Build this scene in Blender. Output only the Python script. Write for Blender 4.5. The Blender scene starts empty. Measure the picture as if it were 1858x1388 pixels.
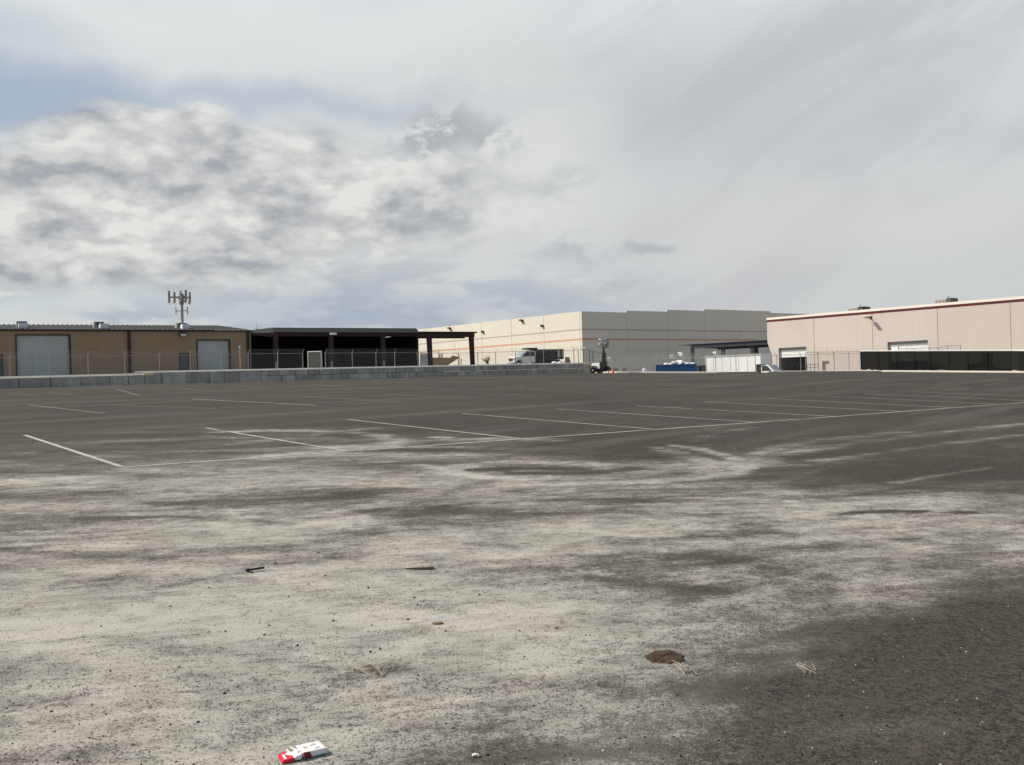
import bpy, bmesh, math, random
import numpy as np
from mathutils import Vector, Matrix
from mathutils.geometry import delaunay_2d_cdt

random.seed(7); rng = np.random.default_rng(7)
R = math.radians
scene = bpy.context.scene
COL = scene.collection

# ------------------------------------------------------------------ camera
W0, H0, FPX = 1858.0, 1388.0, 1750.0          # calibration of the photograph
CAMH = 1.45
ROLL = math.atan(0.0275); PITCH = math.atan(6.0 / FPX)
cam_d = bpy.data.cameras.new('camera'); cam = bpy.data.objects.new('camera', cam_d); COL.objects.link(cam)
cam_d.sensor_fit = 'HORIZONTAL'; cam_d.sensor_width = 36.0; cam_d.lens = 36.0 * FPX / W0
cam_d.clip_start = 0.05; cam_d.clip_end = 9000
Fw = Vector((0, math.cos(PITCH), math.sin(PITCH)))
U0 = Vector((0, -math.sin(PITCH), math.cos(PITCH))); X0 = Vector((1, 0, 0))
Rt = X0 * math.cos(ROLL) - U0 * math.sin(ROLL)
Up = X0 * math.sin(ROLL) + U0 * math.cos(ROLL)
CP = Vector((0, 0, CAMH))
m = Matrix((Rt, Up, -Fw)).transposed().to_4x4(); m.translation = CP
cam.matrix_world = m
scene.camera = cam

# ------------------------------------------------------------------ sun direction (towards the sun)
SUN_EL = R(43)
SUN_AZ = math.atan2(-0.995, 0.10)              # clockwise from +Y
S = Vector((math.sin(SUN_AZ) * math.cos(SUN_EL), math.cos(SUN_AZ) * math.cos(SUN_EL), math.sin(SUN_EL)))
sd = bpy.data.lights.new('sun', 'SUN'); sd.energy = 4.8; sd.angle = R(0.5); sd.color = (1.0, 0.92, 0.80)
so = bpy.data.objects.new('sun', sd); COL.objects.link(so)
so.rotation_mode = 'QUATERNION'; so.rotation_quaternion = (-S).to_track_quat('-Z', 'Y'); so.location = (-60, 0, 60)
scene.view_settings.view_transform = 'Standard'
scene.view_settings.look = 'None'
scene.view_settings.exposure = 0.0
scene.view_settings.gamma = 1.0

def lin(c):
    c = c / 255.0
    return c / 12.92 if c <= 0.04045 else ((c + 0.055) / 1.055) ** 2.4
def rgb(r, g, b): return (lin(r), lin(g), lin(b), 1.0)

# ------------------------------------------------------------------ node helper
class NG:
    def __init__(s, tree): s.t = tree; s.n = tree.nodes; s.l = tree.links
    def add(s, typ, **kw):
        n = s.n.new(typ)
        for k, v in kw.items(): setattr(n, k, v)
        return n
    def put(s, sock, v):
        if v is None: return
        if isinstance(v, bpy.types.NodeSocket): s.l.new(v, sock)
        else: sock.default_value = v
    def m(s, op, a, b=None, c=None, clamp=False):
        n = s.add('ShaderNodeMath', operation=op, use_clamp=clamp)
        for i, v in enumerate((a, b, c)): s.put(n.inputs[i], v)
        return n.outputs[0]
    def noise(s, vec, scale, detail=4, rough=0.5, dist=0.0):
        n = s.add('ShaderNodeTexNoise'); s.put(n.inputs['Vector'], vec)
        n.inputs['Scale'].default_value = scale; n.inputs['Detail'].default_value = detail
        n.inputs['Roughness'].default_value = rough; n.inputs['Distortion'].default_value = dist
        return n.outputs[0]
    def mr(s, v, a, b, c=0.0, d=1.0, smooth=True):
        n = s.add('ShaderNodeMapRange'); n.interpolation_type = 'SMOOTHSTEP' if smooth else 'LINEAR'
        s.put(n.inputs[0], v)
        for i, q in enumerate((a, b, c, d)): s.put(n.inputs[1 + i], q)
        return n.outputs[0]
    def mix(s, fac, a, b, blend='MIX'):
        n = s.add('ShaderNodeMix', data_type='RGBA', blend_type=blend)
        s.put(n.inputs[0], fac); s.put(n.inputs[6], a); s.put(n.inputs[7], b)
        return n.outputs[2]
    def comb(s, x, y, z=0.0):
        n = s.add('ShaderNodeCombineXYZ')
        for i, v in enumerate((x, y, z)): s.put(n.inputs[i], v)
        return n.outputs[0]
    def sep(s, v):
        n = s.add('ShaderNodeSeparateXYZ'); s.put(n.inputs[0], v); return n.outputs
    def vm(s, op, a, b=None):
        n = s.add('ShaderNodeVectorMath', operation=op); s.put(n.inputs[0], a); s.put(n.inputs[1], b); return n.outputs[0]

# ------------------------------------------------------------------ sky: Nishita seen through procedural cloud
w = bpy.data.worlds.new('World'); scene.world = w; w.use_nodes = True
g = NG(w.node_tree); g.n.clear()
out = g.add('ShaderNodeOutputWorld'); bg = g.add('ShaderNodeBackground'); bg.inputs['Strength'].default_value = 0.1
g.l.new(bg.outputs[0], out.inputs[0])
sky = g.add('ShaderNodeTexSky'); sky.sky_type = 'NISHITA'; sky.sun_disc = False
sky.sun_elevation = SUN_EL; sky.sun_rotation = SUN_AZ; sky.air_density = 1.0; sky.dust_density = 2.0
tc = g.add('ShaderNodeTexCoord').outputs['Generated']
dx, dy, dz = g.sep(g.vm('NORMALIZE', tc))
u = g.m('MULTIPLY', g.m('ARCTAN2', dx, dy), 1.75)
v = g.m('MULTIPLY', g.m('ARCSINE', dz), 1.75)
P = g.comb(u, v)
def cl(r, gg, b): return (lin(r) * 10, lin(gg) * 10, lin(b) * 10, 1.0)   # cloud radiance at strength 0.1
def pu(px): return (px - 929) / 1000.0
def pv(px, py): return (700 - 0.0275 * (px - 929) - py) / 1000.0
wn1 = g.noise(P, 4.0, 6, 0.55); wn2 = g.noise(g.vm('ADD', P, (5.3, 2.1, 0)), 4.0, 6, 0.55)
uw = g.m('ADD', u, g.m('MULTIPLY', g.m('SUBTRACT', wn1, 0.5), 0.22))
vw = g.m('ADD', v, g.m('MULTIPLY', g.m('SUBTRACT', wn2, 0.5), 0.13))
def ell(px, py, rx, ry, soft=0.35, warped=True):
    a = g.m('DIVIDE', g.m('SUBTRACT', uw if warped else u, pu(px)), rx / 1000.0)
    b = g.m('DIVIDE', g.m('SUBTRACT', vw if warped else v, pv(px, py)), ry / 1000.0)
    d = g.m('SQRT', g.m('ADD', g.m('MULTIPLY', a, a), g.m('MULTIPLY', b, b)))
    return g.mr(d, 1 - soft, 1 + soft, 1.0, 0.0)
# high veil
veil = g.mix(g.mr(v, 0.05, 0.62), cl(203, 206, 206), cl(217, 222, 223))
rot_u = g.m('ADD', g.m('MULTIPLY', u, 0.85), g.m('MULTIPLY', v, 0.5))
rot_v = g.m('SUBTRACT', g.m('MULTIPLY', v, 0.85), g.m('MULTIPLY', u, 0.5))
streak = g.noise(g.comb(g.m('MULTIPLY', rot_u, 1.2), g.m('MULTIPLY', rot_v, 4.2)), 1.9, 5, 0.5, 0.4)
gray = g.m('MULTIPLY', g.mr(streak, 0.34, 0.70), g.mr(u, -0.5, 0.35, 0.10, 0.58))
veil = g.mix(gray, veil, cl(188, 188, 194))
veil = g.mix(g.m('MULTIPLY', ell(1330, 210, 420, 130, 0.8), 0.55), veil, cl(183, 185, 190))
veil = g.mix(g.m('MULTIPLY', ell(1480, 420, 380, 62, 0.8), 0.6), veil, cl(212, 212, 210))
veil = g.mix(g.m('MULTIPLY', ell(900, 300, 160, 170, 0.8), 0.6), veil, cl(226, 227, 224))
veil = g.mix(g.m('MULTIPLY', ell(500, 70, 700, 60, 0.9), 0.5), veil, cl(226, 230, 231))
veil = g.mix(g.m('MULTIPLY', ell(150, 40, 420, 30, 0.9), 0.35), veil, cl(206, 210, 214))
# blue showing through (Nishita sky tempered by thin cloud)
blue = g.mix(0.72, sky.outputs[0], cl(168, 181, 199))
bm = g.m('MAXIMUM', g.m('MULTIPLY', ell(60, 245, 330, 58, 0.7), 0.88),
     g.m('MAXIMUM', g.m('MULTIPLY', ell(430, 212, 420, 26, 0.9), 0.5), g.m('MULTIPLY', ell(-60, 175, 220, 60, 0.8), 0.5)))
base = g.mix(bm, veil, blue)
# low banded cloud above the roofs, left half
band = g.noise(g.comb(g.m('MULTIPLY', u, 1.0), g.m('MULTIPLY', v, 3.4)), 6.0, 8, 0.55, 0.2)
lowm = g.m('MULTIPLY', g.mr(v, 0.30, 0.13), g.mr(u, 0.45, -0.15))
lowc = g.mix(g.mr(band, 0.40, 0.62), cl(168, 178, 192), cl(212, 215, 214))
base = g.mix(g.m('MULTIPLY', lowm, 0.75), base, lowc)
base = g.mix(g.m('MULTIPLY', ell(600, 560, 420, 24, 0.8), 0.55), base, cl(166, 178, 193))
base = g.mix(g.m('MULTIPLY', ell(60, 570, 280, 24, 0.9), 0.75), base, cl(213, 219, 218))
# cumulus bank with lit tops and grey undersides
cs = g.comb(g.m('MULTIPLY', u, 1.0), g.m('MULTIPLY', v, 2.0))
def billow(vec):
    big = g.m('ADD', g.m('MULTIPLY', g.noise(vec, 5.5, 9, 0.50, 0.1), 0.66), g.m('MULTIPLY', g.noise(g.vm('ADD', vec, (1.7, 4.4, 0.0)), 11.0, 8, 0.50, 0.1), 0.34))
    puff = g.m('SUBTRACT', 1.0, g.m('MULTIPLY', g.m('ABSOLUTE', g.m('SUBTRACT', g.noise(g.vm('ADD', vec, (8.0, 3.0, 0.0)), 9.0, 5, 0.5), 0.5)), 4.0))
    return g.m('ADD', g.m('MULTIPLY', big, 0.86), g.m('MULTIPLY', puff, 0.10))
n0 = billow(cs)
n1 = billow(g.vm('ADD', cs, (-0.012, 0.030, 0.0)))
lit = g.m('ADD', 0.5, g.m('MULTIPLY', g.m('SUBTRACT', n0, n1), 5.5), clamp=True)
dens = g.mr(n0, 0.42, 0.59)
shade = g.m('ADD', g.m('SUBTRACT', 0.92, g.m('MULTIPLY', dens, 0.72)), g.m('MULTIPLY', g.m('SUBTRACT', lit, 0.5), 0.9), clamp=True)
cc = g.mix(shade, cl(162, 165, 172), cl(229, 229, 225))
cm = g.m('MAXIMUM', ell(450, 390, 480, 125, 0.35), g.m('MAXIMUM', ell(60, 400, 420, 90, 0.25), g.m('MAXIMUM', ell(330, 300, 240, 62, 0.25), ell(120, 490, 380, 55, 0.5))))
cm = g.m('MULTIPLY', cm, g.mr(g.m('ADD', n0, g.m('MULTIPLY', cm, 0.35)), 0.50, 0.66))
base = g.mix(g.m('MULTIPLY', cm, 0.93), base, cc)
# loose grey shreds right of the bank
fr = g.noise(g.comb(g.m('MULTIPLY', u, 1.0), g.m('ADD', g.m('MULTIPLY', v, 1.5), 3.3)), 11.0, 8, 0.58, 0.1)
for (px, py, rx, ry, k) in ((818, 252, 98, 44, 1.0), (1045, 470, 85, 20, .6), (1190, 465, 38, 11, .75), (990, 330, 70, 24, .35), (1120, 525, 90, 10, .4), (790, 400, 110, 70, .35)):
    mk = g.m('MULTIPLY', ell(px, py, rx, ry, 0.5), g.mr(fr, 0.38, 0.52))
    base = g.mix(g.m('MULTIPLY', mk, k), base, cl(178, 182, 187))
# unseen clear sky put in behind the viewer to darken and cool the shade
base = g.mix(g.m('MULTIPLY', g.mr(dy, 0.70, 0.0), 0.8), base, sky.outputs[0])
g.l.new(base, bg.inputs['Color'])
for n_ in g.n:
    if n_.bl_idname == 'ShaderNodeTexNoise': n_.noise_dimensions = '2D'

# ------------------------------------------------------------------ projection helpers (pixel of the photograph -> real point)
def ray(px, py): return Fw + Rt * ((px - W0 / 2) / FPX) + Up * ((H0 / 2 - py) / FPX)
def PT(px, py, d): return CP + ray(px, py) * d
def d_for_z(px, py, z): return (z - CAMH) / ray(px, py).z
LN = ray(-370, 655).cross(ray(3070, 646)).normalized()
if LN.z < 0: LN = -LN
def lot_z(x, y): return -(LN.x * x + LN.y * y) / LN.z
def G(px, py):
    r = ray(px, py); t = -(LN.dot(CP)) / LN.dot(r); return CP + r * t

class Frame:
    """vertical plane: local x to the right along it, local y into the depth, z up from z0"""
    def __init__(s, a, b, z0):
        s.o = Vector((a.x, a.y, z0)); d = Vector((b.x - a.x, b.y - a.y, 0)); s.len = d.length; s.u = d.normalized()
        s.n = Vector((-s.u.y, s.u.x, 0)); s.ang = math.atan2(s.u.y, s.u.x)
    def hit(s, px, py, off=0.0):
        r = ray(px, py); t = (s.o + s.n * off - CP).dot(s.n) / r.dot(s.n); p = CP + r * t
        return (p - s.o).dot(s.u), p.z - s.o.z
    def x(s, px, py=650, off=0.0): return s.hit(px, py, off)[0]
    def w(s, x, y, z): return s.o + s.u * x + s.n * y + Vector((0, 0, z))

# ------------------------------------------------------------------ materials
MATS = {}
def mat(name, col, rough=0.8, metal=0.0, var=0.12, vscale=1.5, streak=0.0, bump=0.0, bscale=30, ribs=None, spec=0.3, rnd=0.0, grime=0.0):
    M = bpy.data.materials.new(name); M.use_nodes = True; g = NG(M.node_tree)
    b = g.n['Principled BSDF']; b.inputs['Roughness'].default_value = rough; b.inputs['Metallic'].default_value = metal
    b.inputs['Specular IOR Level'].default_value = spec
    tc = g.add('ShaderNodeTexCoord').outputs['Object']
    oi = g.add('ShaderNodeObjectInfo')
    tcr = g.vm('ADD', tc, g.comb(g.m('MULTIPLY', oi.outputs['Random'], 37.0), g.m('MULTIPLY', oi.outputs['Random'], 11.0), 0.0))
    n = g.noise(tcr, vscale, 6, 0.6)
    f = g.mr(n, 0.25, 0.75, 1 - var, 1 + var, False)
    if streak:
        x, y, z = g.sep(tcr)
        sn = g.noise(g.comb(g.m('MULTIPLY', x, 3.0), g.m('MULTIPLY', y, 3.0), g.m('MULTIPLY', z, 0.22)), 1.0, 5, 0.6)
        f = g.m('MULTIPLY', f, g.mr(sn, 0.35, 0.75, 1 + streak * .4, 1 - streak))
    if grime:
        gn = g.noise(tcr, vscale * 2.7, 8, 0.7, 0.5)
        f = g.m('MULTIPLY', f, g.mr(gn, 0.52, 0.68, 1.0, 1 - grime))
    if rnd: f = g.m('MULTIPLY', f, g.mr(oi.outputs['Random'], 0, 1, 1 - rnd, 1 + rnd, False))
    c = g.mix(1.0, col, g.comb(f, f, f), 'MULTIPLY'); g.l.new(c, b.inputs['Base Color'])
    hgt = None
    if bump: hgt = g.m('MULTIPLY', g.noise(tc, bscale, 5, 0.6), bump)
    if ribs:
        ax, per, amp = ribs
        x, y, z = g.sep(tc); q = {'x': x, 'z': z}[ax]
        fr = g.m('FRACT', g.m('DIVIDE', q, per)); tri = g.m('ABSOLUTE', g.m('SUBTRACT', fr, 0.5))
        h = g.m('MULTIPLY', g.mr(tri, 0.12, 0.34), amp); hgt = h if hgt is None else g.m('ADD', hgt, h)
    if hgt is not None:
        bp = g.add('ShaderNodeBump'); bp.inputs['Strength'].default_value = 1.0; bp.inputs['Distance'].default_value = 1.0
        g.l.new(hgt, bp.inputs['Height']); g.l.new(bp.outputs[0], b.inputs['Normal'])
    MATS[name] = M; return M
def glass(name, col, rough=0.08):
    M = mat(name, col, rough, 0.0, 0.05); M.node_tree.nodes['Principled BSDF'].inputs['Specular IOR Level'].default_value = 0.8; return M
def screen_mat(name, col, openness):
    M = bpy.data.materials.new(name); M.use_nodes = True; g = NG(M.node_tree)
    b = g.n['Principled BSDF']; b.inputs['Base Color'].default_value = col; b.inputs['Roughness'].default_value = 0.8; b.inputs['Specular IOR Level'].default_value = 0.1
    t = g.add('ShaderNodeBsdfTransparent'); mx = g.add('ShaderNodeMixShader')
    tc = g.add('ShaderNodeTexCoord').outputs['Object']
    f = g.mr(g.noise(tc, 1.2, 5, 0.6), 0.3, 0.7, openness * 0.75, openness * 1.25, False)
    g.put(mx.inputs[0], f)
    g.l.new(b.outputs[0], mx.inputs[1]); g.l.new(t.outputs[0], mx.inputs[2])
    g.l.new(mx.outputs[0], g.n['Material Output'].inputs[0]); return M
def chain_mat(name, col, per=0.06, wire=0.0055):
    M = bpy.data.materials.new(name); M.use_nodes = True; g = NG(M.node_tree)
    b = g.n['Principled BSDF']; b.inputs['Base Color'].default_value = col; b.inputs['Roughness'].default_value = 0.5; b.inputs['Metallic'].default_value = 0.3
    uv = g.add('ShaderNodeTexCoord').outputs['UV']; x, y, z = g.sep(uv)
    a = g.m('FRACT', g.m('DIVIDE', g.m('ADD', x, y), per * 1.4142)); c = g.m('FRACT', g.m('ADD', g.m('DIVIDE', g.m('SUBTRACT', x, y), per * 1.4142), 500.0))
    k = wire / per
    wmask = g.m('MAXIMUM', g.m('LESS_THAN', a, k), g.m('LESS_THAN', c, k))
    t = g.add('ShaderNodeBsdfTransparent'); mx = g.add('ShaderNodeMixShader')
    g.l.new(wmask, mx.inputs[0]); g.l.new(t.outputs[0], mx.inputs[1]); g.l.new(b.outputs[0], mx.inputs[2])
    g.l.new(mx.outputs[0], g.n['Material Output'].inputs[0]); return M

M_tan = mat('tan_siding', (0.305, 0.225, 0.145, 1), 0.7, 0, 0.06, 0.4, 0.06, ribs=('x', 0.32, 0.014))
M_trim = mat('dark_trim', (0.035, 0.025, 0.022, 1), 0.6)
M_rust = mat('red_oxide_steel', (0.046, 0.026, 0.024, 1), 0.7, 0, 0.2, 2.0)
M_rolldoor = mat('roll_door_bluegrey', (0.42, 0.46, 0.46, 1), 0.5, 0, 0.07, 0.6, 0.1, ribs=('z', 0.26, 0.012))
M_door = mat('grey_door', (0.10, 0.115, 0.13, 1), 0.5, 0, 0.08)
M_roof = mat('weathered_metal_roof', (0.026, 0.029, 0.029, 1), 0.85, 0.0, 0.25, 0.35, grime=0.2)
M_galv = mat('galvanised', (0.42, 0.44, 0.44, 1), 0.45, 0.3, 0.12)
M_galvd = mat('dull_galvanised', (0.30, 0.31, 0.31, 1), 0.55, 0.2, 0.12)
M_white = mat('white_paint', (0.84, 0.85, 0.84, 1), 0.45, 0, 0.04, 1.0, 0.05)
M_black = mat('interior_shade_black', (0.012, 0.012, 0.014, 1), 0.9, 0, 0.3, 0.8)  # near-black colour paints the deep shade inside the open rooms
M_blackm = mat('black_metal', (0.02, 0.02, 0.022, 1), 0.5, 0, 0.2)
M_cream = mat('cream_tiltup', (0.66, 0.635, 0.555, 1), 0.85, 0, 0.04, 0.12, 0.02)
M_joint = mat('panel_joint', (0.40, 0.37, 0.33, 1), 0.9)
M_str1 = mat('mauve_band', (0.44, 0.33, 0.33, 1), 0.8, 0, 0.05)
M_str2 = mat('orange_band', (0.58, 0.33, 0.23, 1), 0.8, 0, 0.05)
M_pink = mat('pink_tiltup', (0.55, 0.495, 0.455, 1), 0.85, 0, 0.04, 0.15, 0.03)
M_coping = mat('white_coping', (0.80, 0.74, 0.66, 1), 0.8, 0, 0.03)
M_maroon = mat('maroon_band', (0.10, 0.016, 0.020, 1), 0.7, 0, 0.06)
M_block = mat('cast_concrete_block', (0.46, 0.43, 0.37, 1), 0.9, 0, 0.22, 1.1, 0.22, bump=0.02, bscale=9, rnd=0.16, grime=0.3)
M_cap = mat('concrete_cap', (0.25, 0.255, 0.24, 1), 0.9, 0, 0.15, 1.0)
M_kerb = mat('pale_kerb', (0.62, 0.58, 0.48, 1), 0.9, 0, 0.10, 0.5)
M_conc = mat('concrete', (0.40, 0.38, 0.35, 1), 0.9, 0, 0.15, 1.2)
M_yard = mat('yard_ground', (0.30, 0.27, 0.23, 1), 0.95, 0, 0.2, 0.3)
M_yellow = mat('yellow_paint', (0.85, 0.76, 0.40, 1), 0.7, 0, 0.1)
M_hvac = mat('hvac_sheet', (0.36, 0.34, 0.31, 1), 0.6, 0.0, 0.1, 2)
M_hvacd = mat('hvac_grille', (0.10, 0.10, 0.10, 1), 0.6, 0.0, 0.2, 2, ribs=('z', 0.12, 0.03))
M_pole = mat('tower_pole_paint', (0.48, 0.43, 0.37, 1), 0.6)
M_panel = mat('antenna_panel', (0.30, 0.27, 0.245, 1), 0.5, 0, 0.25, 3)
M_tyre = mat('tyre_rubber', (0.018, 0.018, 0.018, 1), 0.85)
M_rim = mat('rim_metal', (0.60, 0.60, 0.60, 1), 0.4, 0.3, 0.05)
M_glass = glass('tinted_glass', (0.03, 0.04, 0.045, 1))
M_glassl = glass('windshield_glass', (0.22, 0.30, 0.32, 1))
M_chrome = mat('bright_metal', (0.65, 0.66, 0.67, 1), 0.25, 0.8, 0.05)
M_blue = mat('blue_dumpster_paint', (0.030, 0.110, 0.285, 1), 0.5, 0, 0.22, 1.0, 0.2, grime=0.2)
M_bag = mat('white_plastic', (0.75, 0.76, 0.78, 1), 0.5, 0, 0.08, 6)
M_steelblue = mat('blue_grey_steel', (0.040, 0.046, 0.056, 1), 0.55, 0, 0.1)
M_deck = mat('canopy_fascia', (0.15, 0.17, 0.19, 1), 0.5, 0, 0.1)
M_orange = mat('cone_orange', (0.85, 0.13, 0.03, 1), 0.5, 0, 0.05)
M_wood = mat('tan_plywood', (0.40, 0.27, 0.15, 1), 0.85, 0, 0.15, 1.5)
M_corr = mat('white_corrugated', (0.55, 0.56, 0.58, 1), 0.6, 0, 0.06, 1, 0.1, ribs=('x', 0.3, 0.03))
M_lens = mat('floodlight_lens', (0.55, 0.57, 0.58, 1), 0.15, 0.2, 0.05)
M_twig = mat('dry_twig', (0.22, 0.15, 0.09, 1), 0.9, 0, 0.2)
M_straw = mat('dry_straw', (0.44, 0.39, 0.31, 1), 0.8, 0, 0.12, 40)
M_red = mat('red_card', (0.70, 0.015, 0.045, 1), 0.35, 0, 0.04, 30)
M_dred = mat('dark_red_foil', (0.22, 0.01, 0.02, 1), 0.4, 0, 0.1, 30)
M_card = mat('white_card', (0.82, 0.82, 0.80, 1), 0.4, 0, 0.03, 30)
M_ink = mat('grey_ink', (0.16, 0.16, 0.15, 1), 0.5, 0, 0.1, 40)
M_goldink = mat('olive_ink', (0.20, 0.19, 0.14, 1), 0.5, 0, 0.1, 40)
M_greyink = mat('pale_grey_ink', (0.48, 0.50, 0.50, 1), 0.5, 0, 0.1, 40)
M_pinkink = mat('pale_red_ink', (0.62, 0.42, 0.38, 1), 0.5, 0, 0.1, 40)
M_carA = mat('car_paint_charcoal', (0.03, 0.032, 0.035, 1), 0.3, 0, 0.03, spec=0.5)
M_carB = mat('car_paint_silver', (0.30, 0.31, 0.32, 1), 0.3, 0.2, 0.03, spec=0.5)
M_lamp = mat('lamp_housing', (0.05, 0.045, 0.04, 1), 0.5)
M_chain = chain_mat('chain_link_mesh', (0.34, 0.35, 0.35, 1), 0.06, 0.0034)
M_chaind = chain_mat('chain_link_dense', (0.32, 0.33, 0.32, 1), 0.05, 0.006)
M_screen = screen_mat('black_windscreen', (0.016, 0.0165, 0.0160, 1), 0.018)

# ------------------------------------------------------------------ mesh builder
class MB:
    def __init__(s): s.v = []; s.f = []; s.mi = []; s.uv = None
    def quad(s, pts, mi=0):
        b = len(s.v); s.v += [tuple(p) for p in pts]; s.f.append(tuple(range(b, b + len(pts)))); s.mi.append(mi); return s
    def hexa(s, p, mi=0):       # p: 4 bottom (ccw from above), 4 top
        b = len(s.v); s.v += [tuple(q) for q in p]
        for f in ((3, 2, 1, 0), (4, 5, 6, 7), (0, 1, 5, 4), (1, 2, 6, 5), (2, 3, 7, 6), (3, 0, 4, 7)):
            s.f.append(tuple(b + i for i in f)); s.mi.append(mi)
        return s
    def box(s, x0, x1, y0, y1, z0, z1, mi=0):
        return s.hexa([(x0, y0, z0), (x1, y0, z0), (x1, y1, z0), (x0, y1, z0), (x0, y0, z1), (x1, y0, z1), (x1, y1, z1), (x0, y1, z1)], mi)
    def prism(s, poly, y0, y1, mi=0):     # poly in (x,z), extruded along y
        n = len(poly); b = len(s.v)
        s.v += [(x, y0, z) for x, z in poly] + [(x, y1, z) for x, z in poly]
        s.f.append(tuple(range(b, b + n))); s.mi.append(mi)
        s.f.append(tuple(range(b + 2 * n - 1, b + n - 1, -1))); s.mi.append(mi)
        for i in range(n):
            j = (i + 1) % n; s.f.append((b + j, b + i, b + n + i, b + n + j)); s.mi.append(mi)
        return s
    def tube(s, p0, p1, r0, r1=None, n=8, mi=0, caps=True):
        p0 = Vector(p0); p1 = Vector(p1); r1 = r0 if r1 is None else r1
        d = (p1 - p0).normalized(); a = d.orthogonal().normalized(); c = d.cross(a); b = len(s.v)
        for p, r in ((p0, r0), (p1, r1)):
            for i in range(n):
                t = 2 * math.pi * i / n; s.v.append(tuple(p + a * (r * math.cos(t)) + c * (r * math.sin(t))))
        for i in range(n):
            j = (i + 1) % n; s.f.append((b + i, b + j, b + n + j, b + n + i)); s.mi.append(mi)
        if caps:
            s.f.append(tuple(range(b + n - 1, b - 1, -1))); s.mi.append(mi); s.f.append(tuple(range(b + n, b + 2 * n))); s.mi.append(mi)
        return s
    def path(s, pts, r, n=4, mi=0):
        pts = [Vector(p) for p in pts]; b = len(s.v)
        for k, p in enumerate(pts):
            d = (pts[min(k + 1, len(pts) - 1)] - pts[max(k - 1, 0)]).normalized()
            up = Vector((0, 0, 1)) if abs(d.z) < 0.9 else Vector((1, 0, 0))
            a = d.cross(up).normalized(); c = a.cross(d)
            for i in range(n):
                t = 2 * math.pi * i / n; s.v.append(tuple(p + a * (r * math.cos(t)) + c * (r * math.sin(t))))
        for k in range(len(pts) - 1):
            for i in range(n):
                j = (i + 1) % n; s.f.append((b + k * n + i, b + k * n + j, b + k * n + n + j, b + k * n + n + i)); s.mi.append(mi)
        return s
    def lathe(s, prof, c=(0, 0, 0), axis='z', n=16, mi=0):   # prof: (r, h)
        b = len(s.v)
        for r, h in prof:
            for i in range(n):
                t = 2 * math.pi * i / n; q = (r * math.cos(t), r * math.sin(t), h)
                if axis == 'y': q = (q[0], q[2], q[1])
                if axis == 'x': q = (q[2], q[0], q[1])
                s.v.append((q[0] + c[0], q[1] + c[1], q[2] + c[2]))
        for k in range(len(prof) - 1):
            for i in range(n):
                j = (i + 1) % n; s.f.append((b + k * n + i, b + k * n + j, b + k * n + n + j, b + k * n + n + i)); s.mi.append(mi)
        s.f.append(tuple(b + i for i in range(n))); s.mi.append(mi)
        s.f.append(tuple(b + (len(prof) - 1) * n + i for i in range(n))); s.mi.append(mi)
        return s
    def blob(s, c, r, seed=0, sq=(1, 1, 1), n=8, k=6, amp=0.25, mi=0):
        rr = random.Random(seed); b = len(s.v); ph = [rr.uniform(0, 6.28) for _ in range(6)]
        for a in range(k + 1):
            th = math.pi * a / k
            for i in range(n):
                f = 2 * math.pi * i / n
                q = r * (1 + amp * (math.sin(2 * f + ph[0] + 2 * th) * .5 + math.sin(3 * f + ph[1] - th) * .5 + math.sin(3 * th + ph[2] + f) * .5) * math.sin(th))
                s.v.append((c[0] + q * sq[0] * math.sin(th) * math.cos(f), c[1] + q * sq[1] * math.sin(th) * math.sin(f), c[2] + q * sq[2] * math.cos(th)))
        for a in range(k):
            for i in range(n):
                j = (i + 1) % n; s.f.append((b + a * n + i, b + a * n + n + i, b + a * n + n + j, b + a * n + j)); s.mi.append(mi)
        return s
    def build(s, name, mats, parent=None, smooth=None, bevel=0.0, fix=True):
        me = bpy.data.meshes.new(name); me.from_pydata(s.v, [], s.f)
        mats = mats if isinstance(mats, (list, tuple)) else [mats]
        for mm in mats: me.materials.append(mm)
        me.polygons.foreach_set('material_index', s.mi)
        if fix or bevel:
            bm = bmesh.new(); bm.from_mesh(me)
            bmesh.ops.recalc_face_normals(bm, faces=bm.faces)
            if bevel:
                ed = [e for e in bm.edges if len(e.link_faces) == 2 and e.calc_face_angle(0) > 0.6]
                bmesh.ops.bevel(bm, geom=ed, offset=bevel, segments=2, affect='EDGES', clamp_overlap=True)
            bm.to_mesh(me); bm.free()
        if s.uv is not None:
            ul = me.uv_layers.new(name='UVMap')
            for lp in me.loops: ul.data[lp.index].uv = s.uv[lp.vertex_index]
        if smooth is not None:
            me.shade_smooth(); me.set_sharp_from_angle(angle=R(smooth))
        o = bpy.data.objects.new(name, me); COL.objects.link(o)
        if parent is not None: o.parent = parent
        return o

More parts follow.
